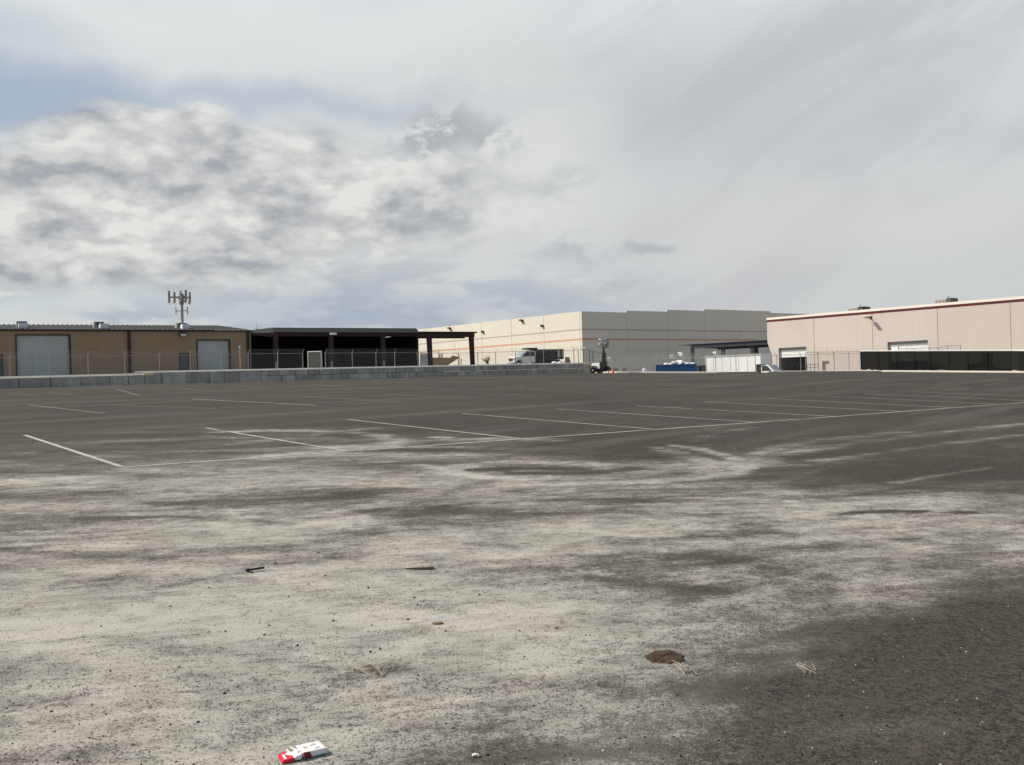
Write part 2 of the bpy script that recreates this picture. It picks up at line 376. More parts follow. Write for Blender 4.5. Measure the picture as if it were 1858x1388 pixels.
def tag(o, label=None, cat=None, group=None, kind=None):
    if label: o['label'] = label
    if cat: o['category'] = cat
    if group: o['group'] = group
    if kind: o['kind'] = kind
    return o
def thing(name, label, cat, loc=(0, 0, 0), rz=0.0, group=None):
    o = bpy.data.objects.new(name, None); COL.objects.link(o); o.empty_display_size = 0.5
    o.location = loc; o.rotation_euler = (0, 0, rz); return tag(o, label, cat, group)
def copy_tree(o, parent=None):
    c = o.copy(); COL.objects.link(c)
    if parent is not None: c.parent = parent
    for ch in list(o.children): copy_tree(ch, c)
    return c
def wall_sheet(mb, x0, x1, z0, z1, holes, y=0.0, depth=0.25, mi=0):
    xs = sorted({x0, x1} | {h[0] for h in holes} | {h[1] for h in holes}); zs = sorted({z0, z1} | {h[2] for h in holes} | {h[3] for h in holes})
    for i in range(len(xs) - 1):
        for j in range(len(zs) - 1):
            cx = (xs[i] + xs[i + 1]) / 2; cz = (zs[j] + zs[j + 1]) / 2
            if any(h[0] < cx < h[1] and h[2] < cz < h[3] for h in holes): continue
            mb.quad([(xs[i], y, zs[j]), (xs[i + 1], y, zs[j]), (xs[i + 1], y, zs[j + 1]), (xs[i], y, zs[j + 1])], mi)
    for (a, b, c, d) in holes:
        mb.quad([(a, y, c), (a, y, d), (a, y + depth, d), (a, y + depth, c)], mi); mb.quad([(b, y, c), (b, y + depth, c), (b, y + depth, d), (b, y, d)], mi)
        mb.quad([(a, y, d), (b, y, d), (b, y + depth, d), (a, y + depth, d)], mi)

# ================================================================== GROUND
# retaining wall foot line on the lot
WA = G(0, 704.7); WB = G(1075, 675.6)
wdir = Vector((WB.x - WA.x, WB.y - WA.y, 0)); WLEN = wdir.length; wdir.normalize(); wn = Vector((-wdir.y, wdir.x, 0))
WL = WA - wdir * 26                                         # it runs on out of the picture
KERB = [G(1076, 676.6), G(1120, 677.2), G(1300, 677.3), G(1371, 676.0), G(1480, 674.9), G(1600, 674.6), G(1858, 676.6), G(2150, 684)]
KERB += [Vector((KERB[-1].x + 45, KERB[-1].y - 10, 0))]
outer = [(p.x, p.y) for p in KERB] + [(110, -40), (-75, -40), (-75, WL.y - 30)] + [(WL.x - 6, WL.y - 12), (WL.x, WL.y), (WB.x, WB.y)]
gx = np.arange(-14.0, 16.01, 0.06); gy = np.arange(1.2, 23.01, 0.06)
NX, NY = len(gx), len(gy)
XX, YY = np.meshgrid(gx, gy)
ax_, ay_ = XX.ravel(), YY.ravel()
az_ = -(LN.x * ax_ + LN.y * ay_) / LN.z
# project to photograph coordinates, to lay the dust where it lies
rel = np.stack([ax_, ay_, az_ - CAMH], 1)
dep = rel @ np.array(Fw); ppx = W0 / 2 + FPX * (rel @ np.array(Rt)) / dep; ppy = H0 / 2 - FPX * (rel @ np.array(Up)) / dep
rows = [650, 740, 770, 790, 810, 830, 850, 870, 890, 910, 940, 980, 1040, 1100, 1160, 1220, 1280, 1340, 1400, 1800]
cov = np.array([
 [0]*10, [.02]*10,
 [.04,.05,.08,.08,.05,.03,.03,.03,.03,.03],
 [.12,.16,.30,.30,.22,.12,.06,.05,.05,.10],
 [.20,.20,.30,.36,.32,.18,.12,.10,.10,.08],
 [.24,.22,.28,.34,.32,.26,.22,.16,.10,.08],
 [.28,.30,.36,.40,.34,.32,.30,.24,.10,.10],
 [.36,.40,.42,.46,.40,.38,.38,.30,.20,.15],
 [0.35,0.43,0.41,0.41,0.43,0.43,0.48,0.40,0.32,0.26],
 [0.45,0.57,0.51,0.45,0.51,0.59,0.60,0.58,0.53,0.46],
 [0.51,0.61,0.53,0.53,0.59,0.69,0.64,0.64,0.64,0.58],
 [.64,.70,.72,.74,.80,.82,.70,.70,.70,.66],
 [.68,.68,.74,.80,.90,.82,.68,.74,.70,.42],
 [.66,.64,.70,.72,.80,.78,.62,.60,.36,.06],
 [.64,.68,.68,.58,.74,.82,.68,.52,.14,.04],
 [.58,.66,.66,.60,.70,.76,.62,.38,.12,.12],
 [.62,.62,.60,.60,.64,.64,.54,.28,.16,.18],
 [.64,.60,.58,.58,.58,.56,.42,.24,.20,.18],
 [.68,.64,.60,.58,.54,.48,.38,.22,.12,.10],
 [.6,.6,.6,.5,.4,.35,.25,.14,.08,.08]], float)
def interp_cov(px, py):
    c = np.clip(px / 200.0, 0, 8.999); ci = c.astype(int); cf = c - ci
    ri = np.clip(np.searchsorted(rows, py) - 1, 0, len(rows) - 2); ra = np.array(rows, float)
    rf = np.clip((py - ra[ri]) / (ra[ri + 1] - ra[ri]), 0, 1)
    return (cov[ri, ci] * (1 - cf) + cov[ri, ci + 1] * cf) * (1 - rf) + (cov[ri + 1, ci] * (1 - cf) + cov[ri + 1, ci + 1] * cf) * rf
def vnoise(x, y, seed):
    r = np.random.default_rng(seed); T = r.random((256, 256))
    xi = np.floor(x).astype(int); yi = np.floor(y).astype(int); fx = x - xi; fy = y - yi
    fx = fx * fx * (3 - 2 * fx); fy = fy * fy * (3 - 2 * fy)
    a = T[yi % 256, xi % 256]; b = T[yi % 256, (xi + 1) % 256]; c = T[(yi + 1) % 256, xi % 256]; d = T[(yi + 1) % 256, (xi + 1) % 256]
    return (a * (1 - fx) + b * fx) * (1 - fy) + (c * (1 - fx) + d * fx) * fy
def fbm(x, y, seed, oc=5, gain=0.55):
    s = 0; a = 1; t = 0
    for k in range(oc):
        s = s + a * vnoise(x * 2 ** k + 17.3 * k, y * 2 ** k + 5.1 * k, seed + k); t += a; a *= gain
    return s / t
# traffic mostly crosses the view: stretch the noise along that way
ta = R(14); ca, sa = math.cos(ta), math.sin(ta)
qx = ax_ * ca + ay_ * sa; qy = -ax_ * sa + ay_ * ca
wx = fbm(ax_ / 3.0, ay_ / 3.0, 900, 3) - .5; wy = fbm(ax_ / 3.0 + 40, ay_ / 3.0, 950, 3) - .5
nA = fbm(qx / 2.6 + wx * 1.4, qy / 1.3 + wy * 1.4, 10, 6, 0.6)
nB = fbm(qx / 0.9 + wx * 2, qy / 0.30 + wy * 2, 40, 4, 0.6)
D = interp_cov(ppx + wx * 160, ppy + wy * 14)
def polydist(pts, closed=False):
    best = np.full(ax_.shape, 1e9)
    for a, b in zip(pts[:-1], pts[1:]):
        vx, vy = b[0] - a[0], b[1] - a[1]; L2 = vx * vx + vy * vy + 1e-9
        t = np.clip(((ax_ - a[0]) * vx + (ay_ - a[1]) * vy) / L2, 0, 1)
        best = np.minimum(best, (ax_ - a[0] - t * vx) ** 2 + (ay_ - a[1] - t * vy) ** 2)
    return np.sqrt(best)
def smooth_path(pp, k=6):
    out_ = []
    for i in range(len(pp) - 1):
        p0 = pp[max(i - 1, 0)]; p1 = pp[i]; p2 = pp[i + 1]; p3 = pp[min(i + 2, len(pp) - 1)]
        for j in range(k):
            t = j / k
            out_.append(tuple(0.5 * ((2 * p1[c]) + (-p0[c] + p2[c]) * t + (2 * p0[c] - 5 * p1[c] + 4 * p2[c] - p3[c]) * t * t + (-p0[c] + 3 * p1[c] - 3 * p2[c] + p3[c]) * t ** 3) for c in (0, 1)))
    out_.append(pp[-1]); return out_
TR = [
 ([(1225,808),(1280,817),(1328,830),(1352,847),(1320,860),(1220,871),(1100,877),(930,879)], .20, .46),
 ([(1190,812),(1240,826),(1300,842),(1290,858)], .25, .3),
 ([(1345,846),(1420,824),(1560,803),(1700,786),(1858,768),(2000,756)], .30, .36),
 ([(1335,838),(1420,812),(1540,795),(1660,781)], .28, .28),
 ([(1480,836),(1640,815),(1760,800),(1900,783)], .24, .32),
 ([(1620,876),(1710,862),(1800,848)], .10, .35),
 ([(1260,800),(1330,780),(1450,768),(1560,760)], .3, .22),
 ([(400,784),(520,781),(640,785),(705,793),(722,801),(690,808),(600,812)], .30, .45),
 ([(420,806),(560,790),(680,776)], .22, .25),
 ([(480,830),(620,815),(760,800),(900,796),(1010,798)], .30, .3),
 ([(-30,879),(90,871),(165,873),(160,882),(60,890)], .28, .45),
 ([(800,848),(880,841),(980,838),(1080,842)], .26, .4), ([(815,850),(850,862),(960,870)], .22, .4),
 ([(770,845),(820,850),(870,842)], .25, .35),
 ([(930,858),(1060,858),(1150,850)], .2, -.3), ([(850,852),(960,850),(1060,852)], .25, -.3),
 ([(150,940),(300,939),(430,944),(520,950)], .10, -.35), ([(0,1000),(200,1008),(300,1013)], .10, -.28),
 ([(150,1010),(330,998),(480,993),(600,1003)], .09, -.25), ([(260,1090),(320,1062),(400,1045),(520,1040)], .07, -.22),
 ([(560,1090),(640,1050),(760,1030),(900,1020)], .06, -.18), ([(300,915),(420,912),(560,905),(700,893)], .3, -.25),
 ([(700,930),(820,926),(930,935)], .28, -.25), ([(1150,905),(1300,900),(1500,905)], .3, -.22),
 ([(1520,935),(1600,928),(1760,930)], .13, -.55), ([(1300,968),(1380,962)], .2, -.45),
 ([(1260,1010),(1400,1030),(1480,1080)], .2, -.25), ([(640,1175),(690,1160),(760,1140)], .10, -.35), ([(600,1250),(680,1215),(760,1200)], .09, -.22),
 ([(660,1080),(760,1098),(830,1112)], .10, -.2), ([(1080,1050),(1180,1060),(1300,1075)], .12, -.25),
]
jag = (nB - .5)
nC = fbm(qx / 0.70 + wx * 3, qy / 0.14 + wy * 3, 70, 4, 0.65)
TK = np.zeros_like(D)
for pts, wd, k in TR:
    gp = smooth_path([(G(a, b).x, G(a, b).y) for a, b in pts])
    dd = polydist(gp) + jag * wd * 1.6 + (nC - .5) * wd * 2.2
    prof_ = np.exp(-np.clip(dd / wd, 0, 5) ** 4) * np.clip(0.35 + 1.3 * (nC - .2), 0, 1.25) * k * 1.05
    TK = np.where(np.abs(prof_) > np.abs(TK), prof_, TK)
D = D + TK
for k in range(70):                                       # faint crossing tyre sweeps in the dusty part
    cx, cy = rng.uniform(-11, 11), rng.uniform(4, 19); an = R(rng.normal(14, 22)); L = rng.uniform(2, 7); cu = rng.uniform(-.12, .12)
    pts = []
    for t in np.linspace(-.5, .5, 9): pts.append((cx + math.cos(an) * t * L - math.sin(an) * cu * (t * L) ** 2, cy + math.sin(an) * t * L + math.cos(an) * cu * (t * L) ** 2))
    wd = rng.uniform(.04, .13) * (1 + cy / 12); kk = rng.uniform(-.26, .16)
    D += kk * np.exp(-np.clip((polydist(pts) + jag * wd) / wd, 0, 5) ** 2) * np.clip(interp_cov(ppx, ppy) * 1.6, 0, 1)
dust = D + (nA - .5) * 1.15 * np.clip(.35 + D, 0, 1) + (nB - .5) * .42 * np.clip(.2 + D, 0, 1)
edge = np.minimum.reduce([ax_ + 14, 16 - ax_, 23 - ay_]); dust *= np.clip(edge / 2.0, 0, 1)
dust += (nC - .5) * .45 * np.clip(.15 + D, 0, .8)
dust = np.where(dust > .55, .55 + (dust - .55) * .5, dust)
dust = np.clip(dust, 0, .95)

gv = np.stack([ax_, ay_, az_], 1)
idx = np.arange(NX * NY).reshape(NY, NX)
quads = np.stack([idx[:-1, :-1], idx[:-1, 1:], idx[1:, 1:], idx[1:, :-1]], -1).reshape(-1, 4)
inner = [(-14.0, 1.2), (float(gx[-1]), 1.2), (float(gx[-1]), float(gy[-1])), (-14.0, float(gy[-1]))]
pts2 = [Vector(p) for p in outer] + [Vector(p) for p in inner]
no = len(outer)
edges2 = [(i, (i + 1) % no) for i in range(no)] + [(no + i, no + (i + 1) % 4) for i in range(4)]
cv, ce, cf, *_ = delaunay_2d_cdt(pts2, edges2, [], 1, 1e-5)
xin = lambda c: inner[0][0] < c[0] < inner[2][0] and inner[0][1] < c[1] < inner[2][1]
extra_v = [(p.x, p.y, lot_z(p.x, p.y)) for p in cv]
tris = []
for f in cf:
    c = (sum(cv[i].x for i in f) / len(f), sum(cv[i].y for i in f) / len(f))
    if not xin(c): tris.append([NX * NY + i for i in f])
allv = np.concatenate([gv, np.array(extra_v)], 0)
me = bpy.data.meshes.new('parking_lot')
me.from_pydata(allv.tolist(), [], quads.tolist() + tris)
at = me.attributes.new('dust', 'FLOAT', 'POINT'); at.data.foreach_set('value', np.concatenate([dust, np.zeros(len(extra_v))]).astype(np.float32))
me.shade_smooth()
lot = bpy.data.objects.new('parking_lot', me); COL.objects.link(lot); tag(lot, kind='structure')

M = bpy.data.materials.new('dusty_asphalt'); M.use_nodes = True; g = NG(M.node_tree); b = g.n['Principled BSDF']
tc = g.add('ShaderNodeTexCoord').outputs['Object']
da = g.add('ShaderNodeAttribute', attribute_name='dust').outputs['Fac']
f1 = g.noise(tc, 95, 4, 0.65); f2 = g.noise(tc, 26, 4, 0.6); f3 = g.noise(tc, 6, 4, 0.6); f4 = g.noise(tc, 0.35, 5, 0.6); f5 = g.noise(tc, 0.9, 5, 0.55)
f6 = g.noise(tc, 210, 2, 0.5)
tx, ty, tz = g.sep(tc)
rc = g.comb(g.m('ADD', g.m('MULTIPLY', tx, 0.97 * 0.7), g.m('MULTIPLY', ty, 0.24 * 0.7)), g.m('SUBTRACT', g.m('MULTIPLY', ty, 0.97 * 3.2), g.m('MULTIPLY', tx, 0.24 * 3.2)))
f7 = g.noise(rc, 3.2, 8, 0.68, 0.3)
mid = g.mr(da, 0.0, 0.5, 0.0, 1.0)
f8 = g.noise(tc, 0.09, 4, 0.6); f9 = g.noise(tc, 1.7, 6, 0.62, 0.6)
rc2 = g.comb(g.m('ADD', g.m('MULTIPLY', tx, 0.94 * 1.6), g.m('MULTIPLY', ty, 0.34 * 1.6)), g.m('SUBTRACT', g.m('MULTIPLY', ty, 0.94 * 4.5), g.m('MULTIPLY', tx, 0.34 * 4.5)))
f10 = g.noise(rc2, 2.6, 9, 0.72, 0.8)
def cen(f, k): return g.m('MULTIPLY', g.m('SUBTRACT', f, 0.5), k)
def addn(*a):
    o = a[0]
    for q in a[1:]: o = g.m('ADD', o, q)
    return o
grain = addn(da, g.m('MULTIPLY', mid, addn(cen(f1, 2.3), cen(f2, 1.5), cen(f3, 0.7), cen(f10, 0.5))))
gm_ = g.mr(grain, 0.26, 0.60)
soft = g.mr(addn(da, g.m('MULTIPLY', mid, addn(cen(f3, 0.5), cen(f7, 0.42), cen(f9, 0.75), cen(f10, 0.62)))), 0.12, 0.80, 0, 1, False)
dm = g.m('MULTIPLY', soft, g.m('ADD', 0.36, g.m('MULTIPLY', gm_, 0.64)))
asp = g.mix(g.mr(addn(f1, cen(f2, 0.6)), 0.32, 0.68), (0.014, 0.0133, 0.0118, 1), (0.078, 0.0725, 0.0620, 1))
asp = g.mix(g.mr(f4, 0.35, 0.65), asp, g.mix(1.0, asp, (1.16, 1.08, 1.01, 1), 'MULTIPLY'))
asp = g.mix(g.mr(f8, 0.40, 0.62), asp, g.mix(1.0, asp, (0.80, 0.80, 0.80, 1), 'MULTIPLY'))
band8 = g.noise(g.comb(g.m('ADD', g.m('MULTIPLY', tx, 0.05), g.m('MULTIPLY', ty, 0.035)), g.m('SUBTRACT', g.m('MULTIPLY', ty, 0.40), g.m('MULTIPLY', tx, 0.57))), 1.0, 6, 0.65, 0.3)
asp = g.mix(g.mr(band8, 0.48, 0.66, 0, 0.6), asp, (0.095, 0.088, 0.078, 1))
asp = g.mix(g.mr(f9, 0.62, 0.72, 0, 0.35), asp, (0.018, 0.017, 0.016, 1))
asp = g.mix(g.mr(f6, 0.74, 0.80, 0, 0.5), asp, (0.28, 0.27, 0.25, 1))
dc = g.mix(g.mr(f5, 0.38, 0.62), (0.382, 0.384, 0.348, 1), (0.430, 0.408, 0.374, 1))
dc = g.mix(1.0, dc, g.comb(*(g.mr(f1, 0.2, 0.8, 0.62, 1.30, False),) * 3), 'MULTIPLY')
dc = g.mix(g.mr(f6, 0.27, 0.36, 0.75, 0.0), dc, (0.06, 0.055, 0.05, 1))
asp = g.mix(g.mr(f1, 0.66, 0.72, 0, 0.7), asp, (0.26, 0.25, 0.215, 1))
col = g.mix(dm, asp, dc)
g.l.new(col, b.inputs['Base Color']); b.inputs['Roughness'].default_value = 0.92; b.inputs['Specular IOR Level'].default_value = 0.18
bp = g.add('ShaderNodeBump'); bp.inputs['Strength'].default_value = 0.55; bp.inputs['Distance'].default_value = 0.006
g.l.new(g.m('ADD', f1, g.m('MULTIPLY', f2, 0.6)), bp.inputs['Height']); g.l.new(bp.outputs[0], b.inputs['Normal'])
lot.data.materials.append(M)

# painted stall lines
M_paint = mat('worn_line_paint', (0.40, 0.39, 0.35, 1), 0.85, 0, 0.2, 3, grime=0.6)
M_paintd = mat('faded_line_paint', (0.17, 0.158, 0.138, 1), 0.9, 0, 0.3, 1.5, grime=0.5)
def wear(M, lo, hi):
    g = NG(M.node_tree); b = g.n['Principled BSDF']; t = g.add('ShaderNodeBsdfTransparent'); mx = g.add('ShaderNodeMixShader')
    tc = g.add('ShaderNodeTexCoord').outputs['Object']
    f = g.m('ADD', g.m('MULTIPLY', g.noise(tc, 1.1, 3, 0.5), 0.5), g.m('MULTIPLY', g.noise(tc, 18, 5, 0.7), 0.5))
    g.put(mx.inputs[0], g.mr(f, lo, hi)); g.l.new(t.outputs[0], mx.inputs[1]); g.l.new(b.outputs[0], mx.inputs[2]); g.l.new(mx.outputs[0], g.n['Material Output'].inputs[0])
wear(M_paint, 0.36, 0.47); wear(M_paintd, 0.32, 0.44)
def line(p, q, wd=0.11, mt=None, lift=0.004):
    a = G(*p); c = G(*q); d = (c - a); n = Vector((-d.y, d.x, 0)).normalized() * wd / 2; mb = MB()
    L = d.length; k = max(1, int(L / 0.5))
    for i in range(k):
        s0, s1 = a + d * (i / k), a + d * ((i + 1) / k)
        mb.quad([tuple(Vector((e.x, e.y, lot_z(e.x, e.y) + lift))) for e in (s0 - n, s1 - n, s1 + n, s0 + n)])
    bm_o = mb.build('parking_line', mt or M_paint); tag(bm_o, kind='structure')
line((222, 848), (1400, 764.5), 0.085, lift=0.004); line((1400, 764.5), (2100, 712.6), 0.085, lift=0.004); line((778, 793.2), (822, 794.6), 0.28, lift=0.004)
near = [((45,790),(222,848)),((373,777),(628,819)),((631,761.5),(950,797)),((838,750.5),(1183,779)),((1010,742.5),(1365,766)),((1155,736.5),(1515,756)),((1280,729.5),(1640,747)),((1390,723.5),(1733,740)),((1484,718.2),(1815,734)),((1570,714.6),(1890,728.5)),((1650,710.5),(1965,723))]
for p, q in near: line(p, q, 0.085, lift=0.0075)
for p, q in [((52,735),(190,750)),((347,724),(573,735.5)),((548,719.5),(725,729)),((700,715.5),(857,723)),((960,707),(1078,714)),((1690,706),(1860,708.5))]: line(p, q, 0.10, M_paint if p[0] in (347,) else mat('line_paint_' + str(p[0]), (0.20, 0.19, 0.17, 1), 0.9, 0, 0.2, 2, grime=0.4))
for p, q in [((205,735),(395,742)),((840,711.5),(970,717.5)),((1070,705.2),(1168,710)),((1160,703),(1255,706.8)),((1255,700.5),(1330,703.4)),((1340,698.6),(1400,701)),
             ((195,702.5),(255,706)),((20,714),(65,717)),((90,712),(130,716)),((210,706),(252,717.5)),((320,704),(360,708)),((430,700),(480,704)),((560,697.5),(620,701)),((575,704),(650,707.5)),((590,700),(715,706)),((720,694),(790,698)),((745,703.5),(830,708)),((855,690),(900,692)),((880,697),(952,702)),((760,690.5),(830,693)),((980,692),(1040,695)),((1090,694),(1140,696.5)),
             ((640,690),(860,684)),((480,712),(760,700)),((830,702),(1230,688)),((400,740),(840,718)),((1080,686),(1240,681)),((1420,690),(1560,692)),((1440,684.5),(1600,686)),((1560,697),(1680,699))]:
    line(p, q, 0.10, M_paintd)

# yards and far ground
terr = MB(); terr.quad([(-4000, -4000, -3), (4000, -4000, -3), (4000, 6000, -3), (-4000, 6000, -3)])
tag(terr.build('ground', M_yard), kind='structure')
def wall_top(px, py): 
    s = (G(px, 700) - WA)                               # not used for height
    f = Frame(WA, WB, 0); return f.hit(px, py)
WF = Frame(WA, WB, 0.0)
tl0 = WF.hit(0, 685.5); tl1 = WF.hit(262, 679.0); tl2 = WF.hit(266, 675.0); tl3 = WF.hit(700, 667.0); tl4 = WF.hit(1070, 658.5)
zw0, zw1 = tl0[1], tl4[1]                               # yard level by the wall, at both ends
def west_z(s): return zw0 + (zw1 - zw0) * s / WLEN - 0.02
wm = MB()
sA, sB = -60, WLEN
p = [WF.w(sA, 0.35, west_z(sA)), WF.w(sB, 0.35, west_z(sB)), WF.w(sB + 70, 160, west_z(sB)), WF.w(sA, 160, west_z(sA))]
wm.quad(p); tag(wm.build('west_yard', M_yard), kind='structure')
EZ = 0.9
em = MB(); e0 = [Vector((k.x, k.y, 0)) for k in KERB]
poly = [(k.x, k.y + 0.25, EZ) for k in e0] + [(300, 400, EZ), (WB.x + 30, 400, EZ)]
em.quad([(e0[0].x - 2, e0[0].y + 1.5, EZ)] + poly); tag(em.build('east_yard', M_yard), kind='structure')

# ================================================================== KERB (pale concrete rim of the lot)
kb = MB()
for a, c in zip(KERB[:-1], KERB[1:]):
    if abs(a.x - KERB[3].x) < .01: a = a + (c - a) * 0.21   # drive gap
    a = Vector((a.x, a.y, lot_z(a.x, a.y))); c = Vector((c.x, c.y, lot_z(c.x, c.y)))
    n = Vector((-(c - a).y, (c - a).x, 0)).normalized()
    prof = [(0, -0.2), (0.015, 0.10), (0.04, 0.125), (0.85, 0.165), (0.85, -0.8), (0, -0.8)]
    A = [a + n * o + Vector((0, 0, h)) for o, h in prof]; B = [c + n * o + Vector((0, 0, h)) for o, h in prof]
    for i in range(len(prof)):
        j = (i + 1) % len(prof); kb.quad([A[i], B[i], B[j], A[j]])
    kb.quad(A); kb.quad(B)
tag(kb.build('kerb', M_kerb), kind='structure')

# ================================================================== RETAINING WALL of cast blocks
rw = thing('retaining_wall', 'long retaining wall of grey stacked concrete blocks along the lot edge', 'wall', (WF.o.x, WF.o.y, 0), WF.ang)
def wf_lot(s):
    q = WF.w(s, 0, 0); return lot_z(q.x, q.y)
def topz(s):
    if s < tl1[0]: return tl0[1] + (tl1[1] - tl0[1]) * (s - tl0[0]) / (tl1[0] - tl0[0])
    return tl2[1] + (tl4[1] - tl2[1]) * (s - tl2[0]) / (tl4[0] - tl2[0])
SPLIT = WF.hit(487, 680)[0]
def block(s0, s1, f0, f1, t0, t1, jit):
    gap = 0.012; y0 = jit; y1 = 0.62
    c = 0.03; mb = MB()
    a, e = s0 + gap, s1 - gap
    mb.hexa([(a, y0, f0), (e, y0, f1), (e, y1, f1), (a, y1, f0), (a, y0, t0), (e, y0, t1), (e, y1, t1), (a, y1, t0)])
    mb.build('block', M_block, rw, bevel=0.025)
s = -24.0
while s < SPLIT:
    L = random.choice((1.75, 1.8, 1.85, 2.4, 1.2)); e = min(s + L, SPLIT)
    if s < tl1[0] < e: e = tl1[0]
    if SPLIT - e < .5: e = SPLIT
    block(s, e, wf_lot(s) - .3, wf_lot(e) - .3, topz(s + .001) - .05, topz(e - .001) - .05, random.uniform(0, .05)); s = e
for course in range(2):
    s = SPLIT
    first = True
    while s < WLEN - .05:
        L = random.choice((1.2, 1.22, 1.8, 1.5, 0.9)) * (1.0 if not (first and course) else 0.55); first = False
        e = min(s + L, WLEN)
        if WLEN - e < .5: e = WLEN
        fs, fe = wf_lot(s), wf_lot(e); ts, te = topz(s) - .05, topz(e) - .05; ms, me_ = (fs + ts) / 2, (fe + te) / 2
        if course == 0: block(s, e, fs - .3, fe - .3, ms - .008, me_ - .008, random.uniform(0, .04))
        else: block(s, e, ms + .008, me_ + .008, ts, te, random.uniform(.0, .03))
        s = e
cp = MB()
for (a, e) in ((-24, tl1[0] - .01), (tl1[0] + .01, WLEN * .45), (WLEN * .45, WLEN - .02)):
    za, ze = topz(a + .001) - .045, topz(e - .001) - .045
    cp.hexa([(a, .06, za), (e, .06, ze), (e, .95, ze), (a, .95, za), (a, .55, za + .11), (e, .55, ze + .11), (e, .95, ze + .12), (a, .95, za + .12)])
cp.build('wall_cap', M_cap, rw)
# pale strip of spilt cement along the foot
strip = MB()
for k in range(40):
    a = SPLIT * .2 + (WLEN * .98 - SPLIT * .2) * k / 40; e = SPLIT * .2 + (WLEN * .98 - SPLIT * .2) * (k + 1) / 40
    pts = []
    for s_, y_ in ((a, -.05), (e, -.05), (e, -.55 - .5 * random.random()), (a, -.5)):
        q = WF.w(s_, y_, 0); pts.append((q.x, q.y, lot_z(q.x, q.y) + .004))
    strip.quad(pts)
tag(strip.build('cement_strip', mat('cement_strip', (0.33, 0.33, 0.31, 1), 0.9, 0, 0.25, 1)), kind='structure')
# yellow plate on the step of the wall
q0 = WF.hit(264, 681.3, -.03); q1 = WF.hit(280.5, 676.5, -.03)
pl = MB(); pl.box(q0[0], q1[0], -.03, .40, q0[1] - .0, q1[1])
yo = pl.build('loading_bumper', M_yellow, bevel=.02); yo.location = (WF.o.x, WF.o.y, 0); yo.rotation_euler = (0, 0, WF.ang)
tag(yo, 'pale yellow bumper block on the step of the grey retaining wall', 'bumper')

# ================================================================== TAN METAL WAREHOUSE
DB = 80.0
b0 = PT(0, 597.4, DB); ZE = b0.z; d2 = d_for_z(455, 599.3, ZE); b1 = PT(455, 599.3, d2)
ZB = 2.0
BF = Frame(b0, b1, ZB)
hE = ZE - ZB
xL = BF.x(-260, 650); xC = BF.hit(455.5, 640)[0]
tw = thing('metal_warehouse', 'long low tan metal warehouse with two blue-grey roll-up doors', 'warehouse', BF.o, BF.ang)
def hole(px0, px1, pytop, bottom=0.0):
    pm = (pytop + 680) / 2
    return (BF.x(px0, pm), BF.x(px1, pm), bottom, BF.hit((px0 + px1) / 2, pytop)[1])
H1 = hole(31, 125.5, 608.7); H2 = hole(359, 415.5, 617.9); H3 = hole(327, 342.5, 642)
H4 = (BF.x(-70), BF.x(3.5), 0.0, BF.hit(2, 645)[1])
wb = MB(); wall_sheet(wb, xL, xC, -1, hE - .12, [H1, H2, H3, H4], 0, .22)
wb.quad([(xC, 0, -1), (xC, 26, -1), (xC, 26, hE - .12), (xC, 0, hE - .12)]); wb.quad([(xL, 0, -1), (xL, 26, -1), (xL, 26, hE), (xL, 0, hE)]); wb.quad([(xL, 26, -1), (xC, 26, -1), (xC, 26, hE), (xL, 26, hE)])
wb.build('wall', M_tan, tw)
for Hh in (H1, H2):
    dm_ = MB(); dm_.box(Hh[0] + .0, Hh[1] - .0, .18, .24, Hh[2], Hh[3] - .0); d_o = dm_.build('roll_up_door', M_rolldoor, tw)
    fm = MB(); fm.box(Hh[0] - .10, Hh[0] - .002, -.05, .10, 0, Hh[3] + .10); fm.box(Hh[1] + .002, Hh[1] + .14, -.05, .10, 0, Hh[3] + .10); fm.box(Hh[0] - .002, Hh[1] + .002, -.05, .10, Hh[3] + .004, Hh[3] + .10); fm.build('door_frame', M_trim, d_o)
    am = MB(); am.box(Hh[0] + .02, Hh[1] - .02, .165, .178, Hh[3] * .22, Hh[3] * .22 + .05); am.build('door_rail', M_galvd, d_o)
for Hh in (H3, H4):
    dm_ = MB(); dm_.box(Hh[0], Hh[1], .12, .17, 0, Hh[3]); d_o = dm_.build('entry_door', M_door, tw)
    fm = MB(); fm.box(Hh[0] - .08, Hh[0] - .002, -.03, .08, 0, Hh[3] + .08); fm.box(Hh[1] + .002, Hh[1] + .08, -.03, .08, 0, Hh[3] + .08); fm.box(Hh[0] - .002, Hh[1] + .002, -.03, .08, Hh[3] + .003, Hh[3] + .08); fm.build('door_frame', M_trim, d_o)
gm = MB(); gm.box(xL, xC + .12, -.20, .05, hE - .13, hE - .01); gm.build('gutter', M_trim, tw)
for px in (234.5, 450.5):
    xx = BF.x(px, 640); dm_ = MB(); dm_.box(xx - .12, xx + .12, -.16, -.02, -1, hE - .135); dm_.build('downspout', M_trim, tw)
cm_ = MB(); cm_.box(xC - .34, xC - .0, -.05, -.006, -1, hE - .135); cm_.build('corner_trim', M_tan, tw)
